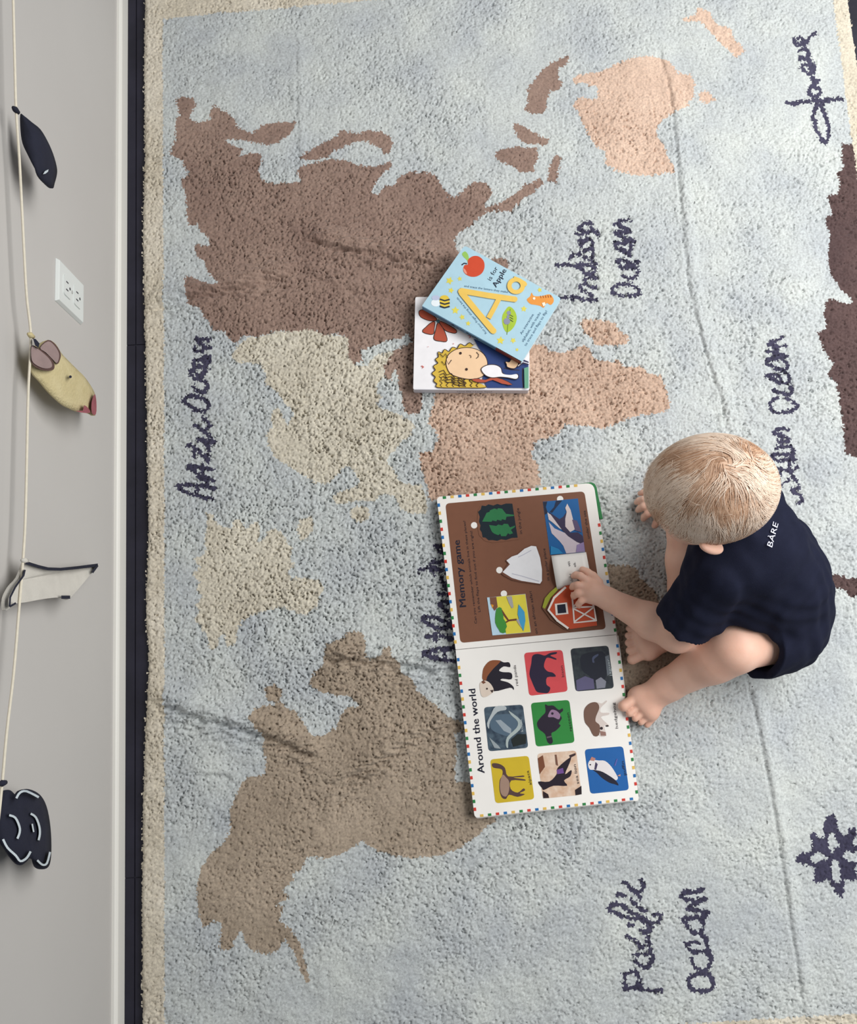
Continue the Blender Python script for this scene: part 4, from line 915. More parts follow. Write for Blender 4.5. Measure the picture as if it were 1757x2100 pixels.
def felt(name, label, outline, m_body, x0, swing, layers, knot=None, thick=0.004, bow=0.0, rim=None, flat=False):
    """A felt cut-out hanging from the string in front of the wall; the lower edge swings out by `swing`."""
    pts = catmull(outline, 3, True)
    W0 = [PW(p[0], p[1], x0) for p in pts]
    ztop = max(p[2] for p in W0); zbot = min(p[2] for p in W0)
    ymid = np.mean([p[1] for p in W0])

    def at(p2, lift=0.0):
        p = PW(p2[0], p2[1], x0)
        t = (ztop - p[2]) / max(ztop - zbot, 1e-6)
        xx = x0 + swing * t + bow * math.sin(math.pi * min(max(t, 0), 1)) + lift
        return PW(p2[0], p2[1], xx)
    base = at(outline[0])
    ob = empty(name, tuple(base))
    B0_ = np.array(base)
    tag(ob, label, 'felt mask', 'felt masks hanging on the string')
    s = Sheet()
    # dense fill: ring subdivision towards the centroid keeps the bowed sheet smooth
    c = np.mean(np.asarray(pts), 0)
    rings = [1.0, 0.75, 0.5, 0.25]
    V, Fs = [], []
    n = len(pts)
    fr = []
    for r_ in rings:
        for p in pts:
            q = c + (np.asarray(p) - c) * r_
            puff = 0.003 * (1 - r_ ** 2)
            V.append(at(q, puff) - B0_)
    V.append(at(c, 0.003) - B0_)
    for k_ in range(len(rings) - 1):
        for i in range(n):
            j = (i + 1) % n
            Fs.append([k_ * n + i, k_ * n + j, (k_ + 1) * n + j, (k_ + 1) * n + i])
    for i in range(n):
        Fs.append([(len(rings) - 1) * n + i, (len(rings) - 1) * n + (i + 1) % n, len(V) - 1])
    if flat: V, Fs = V[:n], [list(range(n))]
    s.mesh(V, Fs, m_body, not flat)
    o = s.build('felt_body', ob)
    md = o.modifiers.new('felt', 'SOLIDIFY'); md.thickness = thick; md.offset = -1
    if rim: md.material_offset_rim = 0
    lift = 0.0036
    for nm, pl, m, smooth_n in layers:
        s = Sheet()
        q = catmull(pl, smooth_n, True) if smooth_n else pl
        s.prism([at(p, lift + 0.0016) - B0_ for p in q], [at(p, lift - 0.002) - B0_ for p in q], m)
        s.build(nm, ob); lift += 0.0008
    if knot is not None:
        kp = PW(knot[0], knot[1], XS + 0.004) - B0_
        s = Sheet()
        s.mesh(*tube([kp + np.array([0, 0, 0.007]), kp + np.array([0.001, 0, 0.002]), kp + np.array([0.0015, 0.0, -0.006])], [0.002, 0.0042, 0.003], 8), m_body, True)
        s.build('hanging_loop', ob)
    return ob


FK = mat('black_felt', (35, 37, 52), 0.85, 0.1, 60, 0.3, 500)
FY = mat('yellow_felt', (222, 208, 164), 0.95, 0.14, 40, 0.8, 260, tint=(196, 182, 138))
FG = mat('taupe_felt', (150, 130, 128), 0.9, 0.08, 50, 0.3, 500)
FR = mat('rose_felt', (150, 86, 94), 0.9, 0.12, 60, 0.3, 500)
FD = mat('brown_felt_rim', (92, 70, 66), 0.9, 0.1, 60)
FW = mat('white_felt', (206, 202, 194), 0.9, 0.05, 40, 0.3, 500)
FL = mat('pale_stitching', (196, 206, 212), 0.8, 0.05, 60)
k1 = crop(0, 200, 9.54); k2 = crop(30, 660, 8.785); k3 = crop(0, 1120, 7.64); k4 = crop(0, 1590, 9.546)
felt('felt_mask', 'narrow black felt mask with a white speck, nearest the top of the photo', cpts(k1, [(395, 330), (480, 365), (620, 480), (790, 620), (930, 850), (1040, 1100), (1110, 1350), (1115, 1500), (1070, 1680), (1030, 1780), (900, 1680), (760, 1530), (640, 1320), (540, 1120), (440, 900), (400, 650)]), FK, XS, 0.022,
     [('white_speck', cpts(k1, [(840, 1500), (880, 1440), (950, 1405), (940, 1450), (890, 1490)]), FL, 0)], knot=(31, 226), bow=0.012)
felt('felt_mask', 'pale yellow felt animal mask with taupe ears and rose snout, below the outlet', cpts(k2, [(310, 480), (420, 420), (600, 325), (740, 400), (840, 560), (960, 690), (1150, 880), (1260, 990), (1390, 1180), (1455, 1320), (1475, 1500), (1450, 1690), (1340, 1650), (1150, 1620), (980, 1550), (860, 1480), (660, 1300), (480, 1090), (320, 880)]), FY, XS, 0.012,
     [('ear_rim', cpts(k2, [(450, 470), (600, 325), (740, 410), (830, 570), (815, 690), (770, 760), (700, 690), (560, 560)]), FD, 3), ('ear', cpts(k2, [(460, 470), (600, 350), (720, 430), (800, 570), (790, 690), (750, 740), (690, 680), (560, 550)]), FG, 3),
      ('ear_rim', cpts(k2, [(300, 440), (420, 470), (620, 620), (712, 750), (700, 860), (560, 880), (400, 830), (300, 720)]), FD, 3), ('ear', cpts(k2, [(305, 450), (420, 490), (600, 640), (670, 750), (660, 820), (550, 840), (410, 790), (310, 690)]), FG, 3),
      ('snout', cpts(k2, [(1440, 1300), (1470, 1400), (1475, 1600), (1450, 1680), (1390, 1640), (1385, 1450)]), FR, 2), ('snout', cpts(k2, [(1100, 1600), (1230, 1600), (1250, 1500), (1330, 1560), (1360, 1640), (1200, 1635)]), FR, 2),
      ('eye', cpts(k2, disc2((1005, 990), 26, 10)), FK, 0), ('ear_tip', cpts(k2, [(330, 300), (380, 310), (450, 390), (430, 470), (370, 430)]), FK, 0)], knot=(62, 688), bow=0.008)
felt('felt_mask', 'white felt sheet edged in black, curling from the string', cpts(k3, [(390, 240), (450, 225), (600, 300), (750, 345), (950, 355), (1200, 325), (1545, 285), (1500, 360), (1430, 430), (1280, 610), (1110, 800), (1060, 840), (950, 805), (700, 825), (400, 880), (250, 900), (150, 975), (80, 1000), (75, 820), (160, 640), (290, 490)]), FW, XS, -0.004,
     [('black_edge', cpts(k3, strip2([(405, 255), (600, 318), (750, 355), (950, 362), (1200, 338), (1535, 295)], 46)), FK, 0), ('black_edge', cpts(k3, strip2([(1530, 300), (1445, 415)], 36)), FK, 0), ('black_edge', cpts(k3, strip2([(960, 800), (1100, 800)], 52)), FK, 0),
      ('black_edge', cpts(k3, strip2([(390, 370), (370, 460), (240, 640), (160, 800), (150, 950)], 30)), FK, 0), ('black_edge', cpts(k3, strip2([(150, 950), (250, 890)], 30)), FK, 0)], knot=(49, 1150), bow=0.006, flat=True)
felt('felt_mask', 'wide black felt mask with pale curved stitching, nearest the bottom of the photo', cpts(k4, [(40, 400), (70, 300), (200, 290), (310, 380), (390, 300), (520, 265), (680, 310), (810, 410), (910, 600), (975, 900), (1005, 1250), (1000, 1600), (950, 1790), (830, 1840), (720, 1790), (650, 1660), (590, 1620), (510, 1700), (390, 1760), (250, 1650), (100, 1450), (0, 1300), (-60, 1000), (-30, 600)]), FK, XS, 0.008,
     [('stitching', cpts(k4, strip2(catmull(l, 3), w)), FL, 0) for l, w in (([(180, 780), (300, 830), (380, 1000), (385, 1120), (340, 1240)], 44), ([(600, 750), (700, 820), (770, 1000), (780, 1150), (755, 1270)], 42), ([(630, 950), (660, 1110)], 30), ([(60, 1250), (150, 1420), (310, 1570), (400, 1680), (520, 1620), (600, 1490)], 44), ([(730, 1660), (830, 1750), (920, 1720), (980, 1500)], 40), ([(320, 450), (390, 340), (520, 310), (760, 430)], 44))], knot=(4, 1606), bow=0.01)

# ------------------------------------------------------------------ the toddler
class Field:
    """Signed distance field on a grid, grown from smooth-blended round cones and ellipsoids."""
    def __init__(self, lo, hi, h):
        self.lo = np.asarray(lo, float); self.h = h
        self.n = np.ceil((np.asarray(hi, float) - self.lo) / h).astype(int) + 1
        self.D = np.full(self.n, 0.08, np.float32)

    def _box(self, pmin, pmax, pad):
        a = np.clip(np.floor((pmin - pad - self.lo) / self.h).astype(int), 0, self.n - 1)
        b = np.clip(np.ceil((pmax + pad - self.lo) / self.h).astype(int) + 1, 1, self.n)
        sl = tuple(slice(a[i], b[i]) for i in range(3))
        ax_ = [(self.lo[i] + self.h * np.arange(a[i], b[i])).astype(np.float32) for i in range(3)]
        return sl, ax_[0][:, None, None], ax_[1][None, :, None], ax_[2][None, None, :]

    def _mix(self, sl, d, k, mode):
        cur = self.D[sl]
        if mode == 'add':
            hh = np.maximum(k - np.abs(cur - d), 0) / k
            self.D[sl] = np.minimum(cur, d) - hh * hh * k * 0.25
        else:
            hh = np.maximum(k - np.abs(cur + d), 0) / k
            self.D[sl] = np.maximum(cur, -d) + hh * hh * k * 0.25

    @staticmethod
    def _cut(d, X, Y, Z, cuts):
        for p, nrm in cuts or ():
            nrm = np.asarray(nrm, float) / np.linalg.norm(nrm)
            d = np.maximum(d, (X - p[0]) * nrm[0] + (Y - p[1]) * nrm[1] + (Z - p[2]) * nrm[2])
        return d

    def cone(self, a, b, ra, rb, k=0.012, mode='add', cuts=None, infl=0.0):
        a = np.asarray(a, float); b = np.asarray(b, float); ra += infl; rb += infl
        R_ = max(ra, rb)
        sl, X, Y, Z = self._box(np.minimum(a, b) - R_, np.maximum(a, b) + R_, k + 0.012)
        ab = b - a; L2 = ab.dot(ab) + 1e-12
        t = np.clip(((X - a[0]) * ab[0] + (Y - a[1]) * ab[1] + (Z - a[2]) * ab[2]) / L2, 0, 1)
        d = np.sqrt((X - a[0] - t * ab[0]) ** 2 + (Y - a[1] - t * ab[1]) ** 2 + (Z - a[2] - t * ab[2]) ** 2) - (ra + (rb - ra) * t)
        self._mix(sl, self._cut(d, X, Y, Z, cuts), k, mode)

    def chain(self, pts, radii, k=0.012, **kw):
        for i in range(len(pts) - 1):
            self.cone(pts[i], pts[i + 1], radii[i], radii[i + 1], k, **kw)

    def ell(self, c, r, axes=None, k=0.012, mode='add', cuts=None, infl=0.0):
        c = np.asarray(c, float); r = np.asarray(r, float) + infl
        A = np.eye(3) if axes is None else np.asarray(axes, float)       # rows = local axes
        R_ = np.full(3, r.max())
        sl, X, Y, Z = self._box(c - R_, c + R_, k + 0.012)
        dx, dy, dz = X - c[0], Y - c[1], Z - c[2]
        q = [(dx * A[i][0] + dy * A[i][1] + dz * A[i][2]) for i in range(3)]
        k0 = np.sqrt(sum((q[i] / r[i]) ** 2 for i in range(3)))
        k1_ = np.sqrt(sum((q[i] / r[i] ** 2) ** 2 for i in range(3)))
        d = k0 * (k0 - 1) / np.maximum(k1_, 1e-6)
        self._mix(sl, self._cut(d, X, Y, Z, cuts), k, mode)

    def mesh(self):
        D = self.D; s = D < 0
        act = np.zeros(tuple(self.n - 1), np.int8)
        for dx in (0, 1):
            for dy in (0, 1):
                for dz in (0, 1):
                    act += s[dx:self.n[0] - 1 + dx, dy:self.n[1] - 1 + dy, dz:self.n[2] - 1 + dz]
        cells = np.argwhere((act > 0) & (act < 8))
        cid = np.full(tuple(self.n - 1), -1, np.int32); cid[tuple(cells.T)] = np.arange(len(cells))
        corners = np.array([(i, j, k) for i in (0, 1) for j in (0, 1) for k in (0, 1)])
        val = np.stack([D[tuple((cells + c).T)] for c in corners], 1).astype(float)
        acc = np.zeros((len(cells), 3)); cnt = np.zeros(len(cells))
        for a in range(8):
            for b in range(a + 1, 8):
                if np.abs(corners[a] - corners[b]).sum() != 1: continue
                m = (val[:, a] < 0) != (val[:, b] < 0)
                t = val[m, a] / (val[m, a] - val[m, b])
                acc[m] += corners[a] + t[:, None] * (corners[b] - corners[a]); cnt[m] += 1
        V = self.lo + self.h * (cells + acc / cnt[:, None])
        quads = []
        for ax_ in range(3):
            o1, o2 = [i for i in range(3) if i != ax_]
            s0 = [slice(None)] * 3; s1 = [slice(None)] * 3
            s0[ax_] = slice(0, -1); s1[ax_] = slice(1, None)
            ch = np.argwhere(s[tuple(s0)] != s[tuple(s1)])
            ch = ch[(ch[:, o1] > 0) & (ch[:, o2] > 0) & (ch[:, o1] < self.n[o1] - 1) & (ch[:, o2] < self.n[o2] - 1)]
            sg = s[tuple(ch.T)]
            e1 = np.zeros(3, int); e1[o1] = 1; e2 = np.zeros(3, int); e2[o2] = 1
            q = np.stack([cid[tuple((ch - e1 - e2).T)], cid[tuple((ch - e2).T)], cid[tuple(ch.T)], cid[tuple((ch - e1).T)]], 1)
            flip = sg if ax_ != 1 else ~sg
            q[~flip] = q[~flip][:, ::-1]
            quads.append(q)
        return V, np.concatenate(quads)


def jt(u, v, z):
    return P(u, v, z)


def unit(v):
    v = np.asarray(v, float); return v / np.linalg.norm(v)


def ramp_mat(name, rgb, rough, **kw):
    return mat(name, rgb, rough, **kw)


SKIN = mat('skin', (234, 184, 162), 0.5, 0.06, 18, 0.12, 700, 0.35, sss=0.18, tint=(240, 198, 178))
CLOTH = mat('black_cotton', (28, 31, 49), 0.92, 0.10, 60, 0.25, 900, 0.15)
HAIRM = mat('blond_hair', (206, 168, 140), 0.5, 0.16, 70, 0.0, spec=0.4, tint=(220, 186, 160))
HAIRD = mat('darker_blond_hair', (164, 122, 94), 0.5, 0.14, 70, 0.0, spec=0.4, tint=(188, 148, 118))
HAIRL = mat('pale_blond_hair', (232, 206, 184), 0.45, 0.08, 70, 0.0, spec=0.4, tint=(240, 220, 202))

# joints, placed from the photo with a height above the floor
pelvis = jt(1590, 1222, 0.092)
belly = jt(1576, 1186, 0.150)
chest = jt(1546, 1128, 0.212)
neck = jt(1505, 1066, 0.272)
headc = jt(1452, 1010, 0.335)
Lsh, Lel, Lwr = jt(1478, 1168, 0.228), jt(1388, 1300, 0.120), jt(1246, 1228, 0.056)
Rsh, Rel, Rwr = jt(1530, 1032, 0.228), jt(1462, 1008, 0.130), jt(1380, 1022, 0.062)
Lhip, Lkn, Lan = jt(1600, 1288, 0.080), jt(1502, 1326, 0.128), jt(1372, 1404, 0.046)
Rhip, Rkn, Ran = jt(1590, 1130, 0.082), jt(1418, 1085, 0.105), jt(1398, 1292, 0.046)
Lto, Rto = jt(1310, 1450, 0.030), jt(1312, 1322, 0.028)

lo = np.array([0.22, -0.16, 0.0115]); hi = np.array([0.74, 0.36, 0.47])
bf = Field(lo, hi, 0.0019)
# trunk
bf.ell(pelvis, (0.072, 0.094, 0.076), k=0.02)
bf.cone(pelvis, belly, 0.072, 0.070, 0.03)
bf.cone(belly, chest, 0.070, 0.066, 0.03)
bf.cone(Lsh, Rsh, 0.036, 0.036, 0.03)
bf.cone(chest, neck, 0.052, 0.034, 0.03)
bf.cone(neck, headc, 0.034, 0.040, 0.02)
# head frame: f = face direction, u = crown direction, r = towards the left ear
hf = unit((-0.84, 0.06, -0.54))
hr = unit(np.cross((0, 0, 1.0), hf) * 1.0)
hr = unit(hr - hf * hr.dot(hf))
hu = np.cross(hf, hr)
if hu[2] < 0: hu = -hu
roll = math.radians(14)
hr, hu = unit(hr * math.cos(roll) + hu * math.sin(roll)), unit(hu * math.cos(roll) - hr * math.sin(roll))
HA = np.stack([hf, hr, hu])
hp = lambda a, b, c: headc + a * hf + b * hr + c * hu
bf.ell(hp(-0.006, 0, 0.010), (0.090, 0.074, 0.074), HA, 0.02)           # skull
bf.ell(hp(0.018, 0, -0.030), (0.066, 0.060, 0.062), HA, 0.03)           # face and jaw
bf.ell(hp(0.040, 0.030, -0.040), (0.030, 0.028, 0.028), HA, 0.02)       # cheeks
bf.ell(hp(0.040, -0.030, -0.040), (0.030, 0.028, 0.028), HA, 0.02)
bf.ell(hp(0.050, 0, -0.076), (0.020, 0.020, 0.016), HA, 0.02)           # chin
bf.ell(hp(0.086, 0, -0.034), (0.013, 0.010, 0.011), HA, 0.010)          # nose
bf.cone(hp(0.078, 0, -0.010), hp(0.086, 0, -0.032), 0.006, 0.008, 0.010)
for sg in (1, -1):
    bf.ell(hp(0.076, sg * 0.030, -0.012), (0.012, 0.015, 0.009), HA, 0.006, 'sub')   # eye sockets
bf.ell(hp(0.079, 0, -0.060), (0.008, 0.016, 0.004), HA, 0.004)          # lips
bf.ell(hp(0.078, 0, -0.067), (0.008, 0.013, 0.004), HA, 0.004)
for sg in (1, -1):                                                      # ears
    e = hp(-0.002, sg * 0.078, -0.020)
    ea = np.stack([unit(hf * 0.45 + hr * sg * -0.0 + hu * 0.9), unit(hr * sg * 0.85 - hf * 0.5), unit(np.cross(unit(hf * 0.45 + hu * 0.9), unit(hr * sg * 0.85 - hf * 0.5)))])
    bf.ell(e, (0.026, 0.014, 0.0085), ea, 0.008)
    bf.ell(e + ea[2] * 0.006 * np.sign(ea[2].dot(hf)), (0.017, 0.008, 0.005), ea, 0.004, 'sub')
# arms
bf.cone(Lsh, Lel, 0.034, 0.030, 0.018)
bf.cone(Rsh, Rel, 0.034, 0.030, 0.018)


def taper_limb(a, b, r0, rb_, r1, t=0.35, k=0.014):
    m = np.asarray(a) + (np.asarray(b) - np.asarray(a)) * t
    bf.cone(a, m, r0, rb_, k); bf.cone(m, b, rb_, r1, k)


taper_limb(Lel, Lwr, 0.029, 0.0295, 0.0190)
taper_limb(Rel, Rwr, 0.029, 0.0285, 0.0185)
# left hand: palm on the flap, thumb on the upper side
palm = jt(1214, 1211, 0.0560)
bf.cone(Lwr, palm, 0.0185, 0.0165, 0.010)
bf.ell(jt(1212, 1212, 0.0545), (0.021, 0.023, 0.0125), None, 0.010)
LF = [([(1202, 1190, .058), (1190, 1181, .059), (1181, 1179, .053), (1176, 1181, .0475)], 0.0064),
      ([(1198, 1203, .059), (1184, 1200, .060), (1176, 1202, .053), (1173, 1205, .0480)], 0.0064),
      ([(1198, 1216, .058), (1184, 1217, .060), (1177, 1221, .053), (1176, 1224, .0480)], 0.0062),
      ([(1202, 1228, .056), (1191, 1233, .058), (1186, 1239, .052), (1187, 1243, .0475)], 0.0056),
      ([(1228, 1194, .055), (1216, 1181, .055), (1204, 1173, .051), (1194, 1168, .0480)], 0.0068)]
for pts, r in LF:
    q = [jt(*p) for p in pts]
    bf.chain(q, [r * 1.12, r * 1.03, r * 0.96, r * 0.86], 0.0028)
# right hand resting on the rug, fingertips just in view
bf.cone(Rwr, jt(1352, 1030, 0.044), 0.0175, 0.0165, 0.010)
bf.ell(jt(1350, 1032, 0.040), (0.021, 0.022, 0.0125), None, 0.010)
RF = [([(1338, 1046, .040), (1328, 1054, .038), (1321, 1060, .029), (1319, 1064, .0215)], 0.0064), ([(1334, 1036, .040), (1320, 1039, .038), (1312, 1043, .029), (1308, 1046, .0215)], 0.0064),
      ([(1334, 1024, .040), (1320, 1024, .038), (1310, 1027, .029), (1305, 1030, .0215)], 0.0062), ([(1340, 1013, .039), (1328, 1008, .036), (1318, 1010, .028), (1312, 1012, .0215)], 0.0056), ([(1358, 1050, .038), (1352, 1064, .034), (1346, 1072, .028), (1342, 1078, .0225)], 0.0068)]
for pts, r in RF:
    q = [jt(*p) for p in pts]
    bf.chain(q, [r * 1.12, r * 1.03, r * 0.96, r * 0.86], 0.0028)
# legs
bf.cone(Lhip, Lkn, 0.058, 0.042, 0.02)
bf.cone(Rhip, Rkn, 0.056, 0.040, 0.02)
bf.ell(Lkn + np.array([0, 0, 0.004]), (0.043, 0.042, 0.040), None, 0.014)
taper_limb(Lkn, Lan, 0.040, 0.0395, 0.0265, 0.30, 0.016)
taper_limb(Rkn, Ran, 0.038, 0.0365, 0.0255, 0.30, 0.016)


def foot(an, to, spread, toes, k=0.012, heel=0.022, up=(0, 0, 0, 0, 0)):
    """Chubby foot from the ankle to the toes; spread = direction from big toe to little toe."""
    d = unit((to - an) * [1, 1, 0]); sp = unit(spread - d * np.dot(spread, d))
    hl = an - d * heel; hl[2] = 0.034
    bf.cone(hl, an + [0, 0, -0.004], 0.021, 0.024, k)
    ball = to - d * 0.010; ball[2] = 0.030
    bf.cone(an, ball + sp * -0.010, 0.0250, 0.0185, k)
    bf.cone(hl, ball + sp * 0.012, 0.0205, 0.0165, k)
    bf.cone(ball + sp * -0.015, ball + sp * 0.020, 0.0165, 0.0145, k)
    for (off, fwd, r), zu in zip(toes, up):
        a = ball + d * (fwd * 0.45) + sp * off; b = ball + d * (fwd + 0.005) + sp * off * 1.08
        a[2] = 0.031 + zu * 0.5; b[2] = 0.0265 + zu
        bf.cone(a, b, r, r * 1.08, 0.0025)


TOES = [(-0.0180, 0.0270, 0.0088), (-0.0030, 0.0265, 0.0060), (0.0092, 0.0235, 0.0057), (0.0204, 0.0190, 0.0054), (0.0306, 0.0130, 0.0050)]
foot(Lan, Lto, np.array([0.55, -0.80, 0]), TOES, up=(0.0145, 0.0115, 0.0095, 0.005, 0.0))
foot(Ran, Rto, np.array([0.1, 1.0, 0]), [(o_, f_, r_) for o_, f_, r_ in TOES])
bf.D = np.maximum(bf.D, (0.0132 - (bf.lo[2] + bf.h * np.arange(bf.n[2])))[None, None, :].astype(np.float32))
V, Qd = bf.mesh()
kid = empty('toddler', tuple(pelvis * [1, 1, 0] + [0, 0, 0.012]))
KO = np.array(kid.location)
tag(kid, 'seated blond toddler in a black romper leaning over the open board book', 'person')
o = np_mesh('body', V - KO, Qd, SKIN, kid)
for me_, it in ((o, 2),):
    md = me_.modifiers.new('soften', 'SMOOTH'); md.factor = 0.4; md.iterations = it

# eyes and brows
EYEW = mat('eye_white', (235, 232, 228), 0.2, 0.01, 10); EYEB = mat('eye_iris', (70, 96, 120), 0.15, 0.05, 200)


def blob(c, r, axes, m, name, parent):
    bm = bmesh.new(); bmesh.ops.create_uvsphere(bm, u_segments=16, v_segments=10, radius=1.0)
    me = bpy.data.meshes.new(name); bm.to_mesh(me); bm.free()
    A = np.asarray(axes)
    vv = np.empty(len(me.vertices) * 3); me.vertices.foreach_get('co', vv); vv = vv.reshape(-1, 3) * np.asarray(r)
    vv = vv @ A + c - KO
    me.vertices.foreach_set('co', vv.ravel().astype(np.float32))
    for p in me.polygons: p.use_smooth = True
    me.materials.append(m); me.update()
    return link(bpy.data.objects.new(name, me), parent)


for sg in (1, -1):
    ey = blob(hp(0.063, sg * 0.029, -0.012), (0.0105, 0.0105, 0.009), HA, EYEW, 'eye', kid)
    blob(hp(0.0712, sg * 0.029, -0.013), (0.0035, 0.0055, 0.0055), HA, EYEB, 'iris', ey)

# romper: short sleeves, short legs
cf = Field(lo, hi, 0.0024)
cf.ell(pelvis, (0.076, 0.112, 0.080), None, 0.02, infl=0.010)
cf.cone(pelvis, belly, 0.076, 0.075, 0.03, infl=0.010)
cf.cone(belly, chest, 0.075, 0.070, 0.03, infl=0.011)
ndir = unit(headc - neck)
cf.cone(chest, neck, 0.056, 0.036, 0.03, infl=0.010, cuts=[(neck + ndir * 0.012, ndir)])
cf.cone(Lsh, Rsh, 0.038, 0.038, 0.03, infl=0.010)
ua = unit(Lel - Lsh); ub = unit(Rel - Rsh)
Lcut = Lsh + (Lel - Lsh) * 0.80; Rcut = Rsh + (Rel - Rsh) * 0.80
cf.cone(Lsh, Lel, 0.040, 0.047, 0.025, infl=0.006, cuts=[(Lcut, ua)])
cf.cone(Rsh, Rel, 0.040, 0.044, 0.025, infl=0.004, cuts=[(Rcut, ub)])
# front of the romper falling from the chest between the thighs
cf.cone(jt(1480, 1150, 0.200), jt(1500, 1230, 0.130), 0.050, 0.055, 0.03)
cf.cone(belly, jt(1500, 1230, 0.130), 0.06, 0.06, 0.03)
tl = unit(Lkn - Lhip); tr_ = unit(Rkn - Rhip)
cf.cone(Lhip, Lkn, 0.066, 0.062, 0.022, infl=0.006, cuts=[(Lhip + (Lkn - Lhip) * 0.62, tl)])
cf.cone(Rhip, Rkn, 0.062, 0.054, 0.022, infl=0.004, cuts=[(Rhip + (Rkn - Rhip) * 0.55, tr_)])
# openings: hollow the hems so the limb comes out of cloth
cf.cone(Lcut - ua * 0.02, Lcut + ua * 0.03, 0.0375, 0.0435, 0.004, 'sub')
cf.cone(Lhip + (Lkn - Lhip) * 0.45, Lkn, 0.0545, 0.0570, 0.004, 'sub')
# soft wrinkles
zg = (cf.lo[2] + cf.h * np.arange(cf.n[2])).astype(np.float32)[None, None, :]
xg = (cf.lo[0] + cf.h * np.arange(cf.n[0])).astype(np.float32)[:, None, None]
yg = (cf.lo[1] + cf.h * np.arange(cf.n[1])).astype(np.float32)[None, :, None]
cf.D += 0.0016 * np.sin(95 * xg + 40 * yg + 6 * np.sin(30 * zg)) * np.sin(60 * zg + 25 * yg) + 0.0012 * np.sin(150 * yg - 90 * zg + 4 * np.sin(40 * xg))
cf.D = np.maximum(cf.D, (0.0135 - zg))
V, Qd = cf.mesh()
o = np_mesh('romper', V - KO, Qd, CLOTH, kid)
o['label'] = 'black short-sleeved romper'
md = o.modifiers.new('soften', 'SMOOTH'); md.factor = 0.4; md.iterations = 2
RV_, RQ_ = V, Qd


def on_mesh(u, v, Vs, lift=0.0008):
    """Topmost vertex of a surface under a photo point (for the small print on the cloth)."""
    pu_, pv_ = proj(Vs)
    i = np.argsort((pu_ - u) ** 2 + (pv_ - v) ** 2)[:24]
    j = i[np.argmax(Vs[i][:, 2])]
    return P(u, v, Vs[j][2] + lift)


s = Sheet()
pa, pb = on_mesh(1583, 1123, V, 0.0035), on_mesh(1596, 1074, V, 0.0035)
zavg = max(pa[2], pb[2])
put_text(s, 'BÀRE', pa - KO, pb - KO, 0.0095, ink((206, 208, 222)), nrm=unit((0.35, 0.1, 1.0)))
o = s.build('neck_print', kid); o['label'] = 'small white lettering at the neckline'

# hair: a close cap over the skull and strands combed from the crown
hfld = Field(headc - 0.125, headc + 0.125, 0.0021)
HC = hp(-0.006, 0, 0.010)
cut_l = (headc + unit(hf * .7 + hr * .3 - hu * .6) * 0.0225 / math.sqrt(.94), unit(hf * .7 + hr * .3 - hu * .6))
cut_r = (headc + unit(hf * .7 - hr * .3 - hu * .6) * 0.0225 / math.sqrt(.94), unit(hf * .7 - hr * .3 - hu * .6))
cut2 = hp(0.0, 0, -0.048); cutn2 = unit(-hu + hf * 0.30)
hfld.ell(HC, (0.088, 0.073, 0.074), HA, 0.004, infl=0.0075, cuts=[cut_l, cut_r, (cut2, cutn2)])
for sg in (1, -1):
    hfld.ell(hp(0.012, sg * 0.079, -0.020), (0.030, 0.024, 0.026), HA, 0.006, 'sub')
V, Qd = hfld.mesh()
hair = np_mesh('hair', V - KO, Qd, HAIRM, kid)
hair['label'] = 'short fine blond hair'
md = hair.modifiers.new('soften', 'SMOOTH'); md.factor = 0.5; md.iterations = 4
ER = np.array([0.088, 0.073, 0.074]) + 0.0072
whorl = unit(np.array([-0.62, -0.12, 0.78]))


def lock(d):
    return 0.9 * math.sin(5.5 * d[0] + 3 * d[1] + 2.2) + 0.8 * math.sin(7 * d[1] - 4 * d[2] + 0.7) + 0.5 * math.sin(13 * d[0] - 9 * d[1])


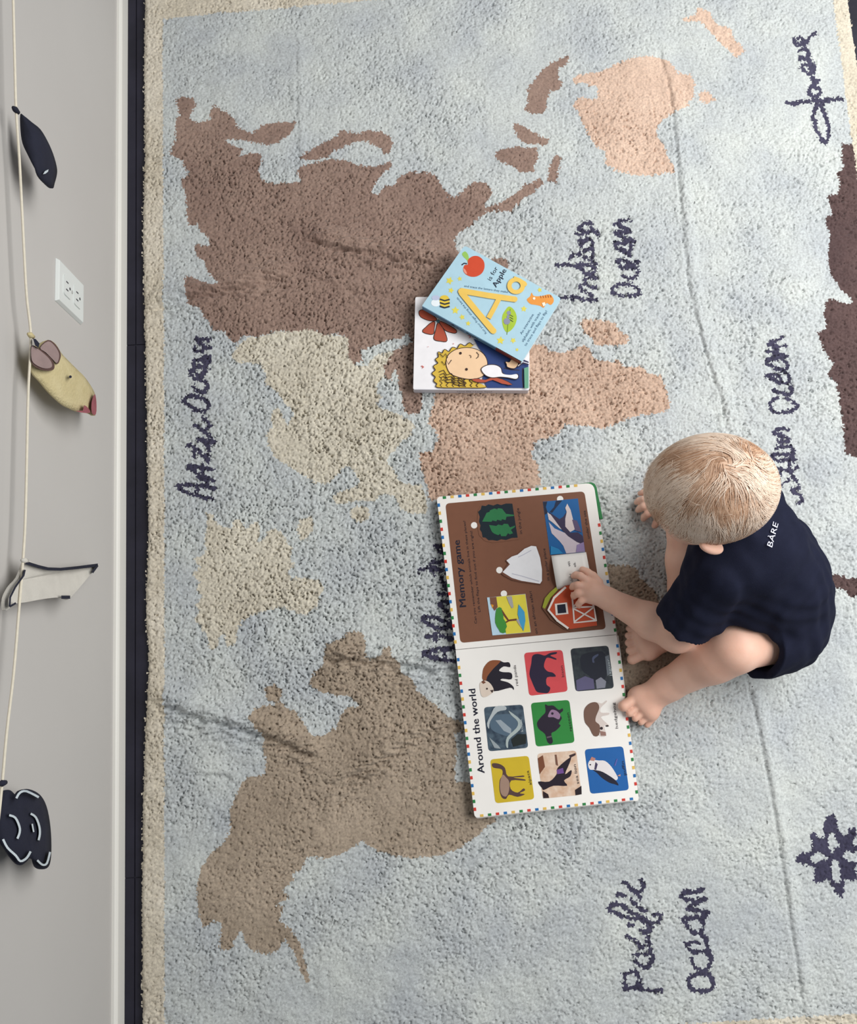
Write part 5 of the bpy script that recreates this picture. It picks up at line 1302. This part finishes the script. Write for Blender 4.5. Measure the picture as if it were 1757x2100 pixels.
def strands(count, seed, m, name, lmin, lmax, lift, w, lk=None):
    r = np.random.default_rng(seed); Vs, Fs = [], []
    made = 0
    while made < count:
        d = r.standard_normal(3); d /= np.linalg.norm(d)
        p = HC + (d * ER) @ HA
        if np.dot(p - cut_l[0], cut_l[1]) > -0.002 or np.dot(p - cut_r[0], cut_r[1]) > -0.002 or np.dot(p - cut2, cutn2) > -0.003: continue
        if abs(d[1]) > 0.8 and d[2] < -0.1 and d[0] > -0.35: continue
        if lk and not (lk[0] < lock(d) + r.normal() * 0.45 < lk[1]): continue
        L = r.uniform(lmin, lmax); n = 6; pts = []
        q = d.copy(); ph = r.uniform(-0.35, 0.35)
        for k_ in range(n):
            t = k_ / (n - 1)
            pts.append(HC + (q * (ER + lift * (0.3 + 0.7 * math.sin(math.pi * (0.15 + 0.7 * t))))) @ HA)
            g = q - whorl * np.dot(q, whorl) * 1.0
            g = q * np.dot(q, whorl) * -1 + whorl * 0
            away = -(whorl - q * np.dot(whorl, q))
            away += np.cross(q, away) * 0.55 + np.cross(q, away) * ph + np.array([0.35, 0, 0]) * (1 if q[0] > -0.2 else 0.0)
            away += 0.25 * np.array([math.sin(9 * q[1] + 5 * q[2]), math.sin(8 * q[0] + 3 * q[2]), 0])
            away -= q * np.dot(away, q)
            away /= np.linalg.norm(away) + 1e-9
            q = q + away * (L / (n - 1)) / 0.085
            q /= np.linalg.norm(q)
        b0 = len(Vs)
        for k_, pt in enumerate(pts):
            t = pts[min(k_ + 1, n - 1)] - pts[max(k_ - 1, 0)]; t /= np.linalg.norm(t) + 1e-9
            nn = unit(pt - HC); sd2 = np.cross(t, nn)
            ww = w * (1 - 0.75 * k_ / (n - 1))
            Vs += [pt + sd2 * ww, pt + nn * ww * 0.9, pt - sd2 * ww]
        for k_ in range(n - 1):
            a = b0 + 3 * k_
            Fs += [[a, a + 1, a + 4, a + 3], [a + 1, a + 2, a + 5, a + 4]]
        made += 1
    o = np_mesh(name, np.asarray(Vs) - KO, np.asarray(Fs), m, hair)
    o['kind'] = 'stuff'
    return o


strands(3400, 31, HAIRM, 'hair_strands', 0.03, 0.06, 0.0016, 0.0005)
strands(2600, 32, HAIRD, 'darker_hair_strands', 0.025, 0.055, 0.0014, 0.0005, (0.75, 9))
strands(2600, 33, HAIRL, 'pale_hair_strands', 0.03, 0.06, 0.0022, 0.0005, (-9, -0.35))

# fine tuft of hair falling forward over the forehead and flyaway strands
r_ = np.random.default_rng(44); Vs, Fs = [], []
for i in range(420):
    d = unit(np.array([0.62 + r_.normal() * 0.10, r_.normal() * 0.34, 0.62 + r_.normal() * 0.08]))
    if i > 300: d = unit(r_.standard_normal(3) * [0.7, 0.8, 0.3] + [0.1, 0, 0.9])
    p = HC + (d * ER) @ HA; nn = unit((d / ER) @ HA)
    t = unit(hf * (1.0 if i <= 300 else r_.normal()) + hr * r_.normal() * 0.5 + nn * 0.15); t = unit(t - nn * t.dot(nn) * 0.9)
    L = r_.uniform(0.012, 0.026); q = p.copy(); b0 = len(Vs)
    for k_ in range(5):
        side = np.cross(t, nn); w = 0.00042 * (1 - k_ / 5.2)
        Vs += [q + side * w, q + nn * w, q - side * w]
        t = unit(t + nn * (0.12 - 0.13 * k_) + side * r_.normal() * 0.12); q = q + t * L / 4
    for k_ in range(4):
        a = b0 + 3 * k_; Fs += [[a, a + 1, a + 4, a + 3], [a + 1, a + 2, a + 5, a + 4]]
o = np_mesh('hair_tuft', np.asarray(Vs) - KO, np.asarray(Fs), HAIRL, hair); o['kind'] = 'stuff'
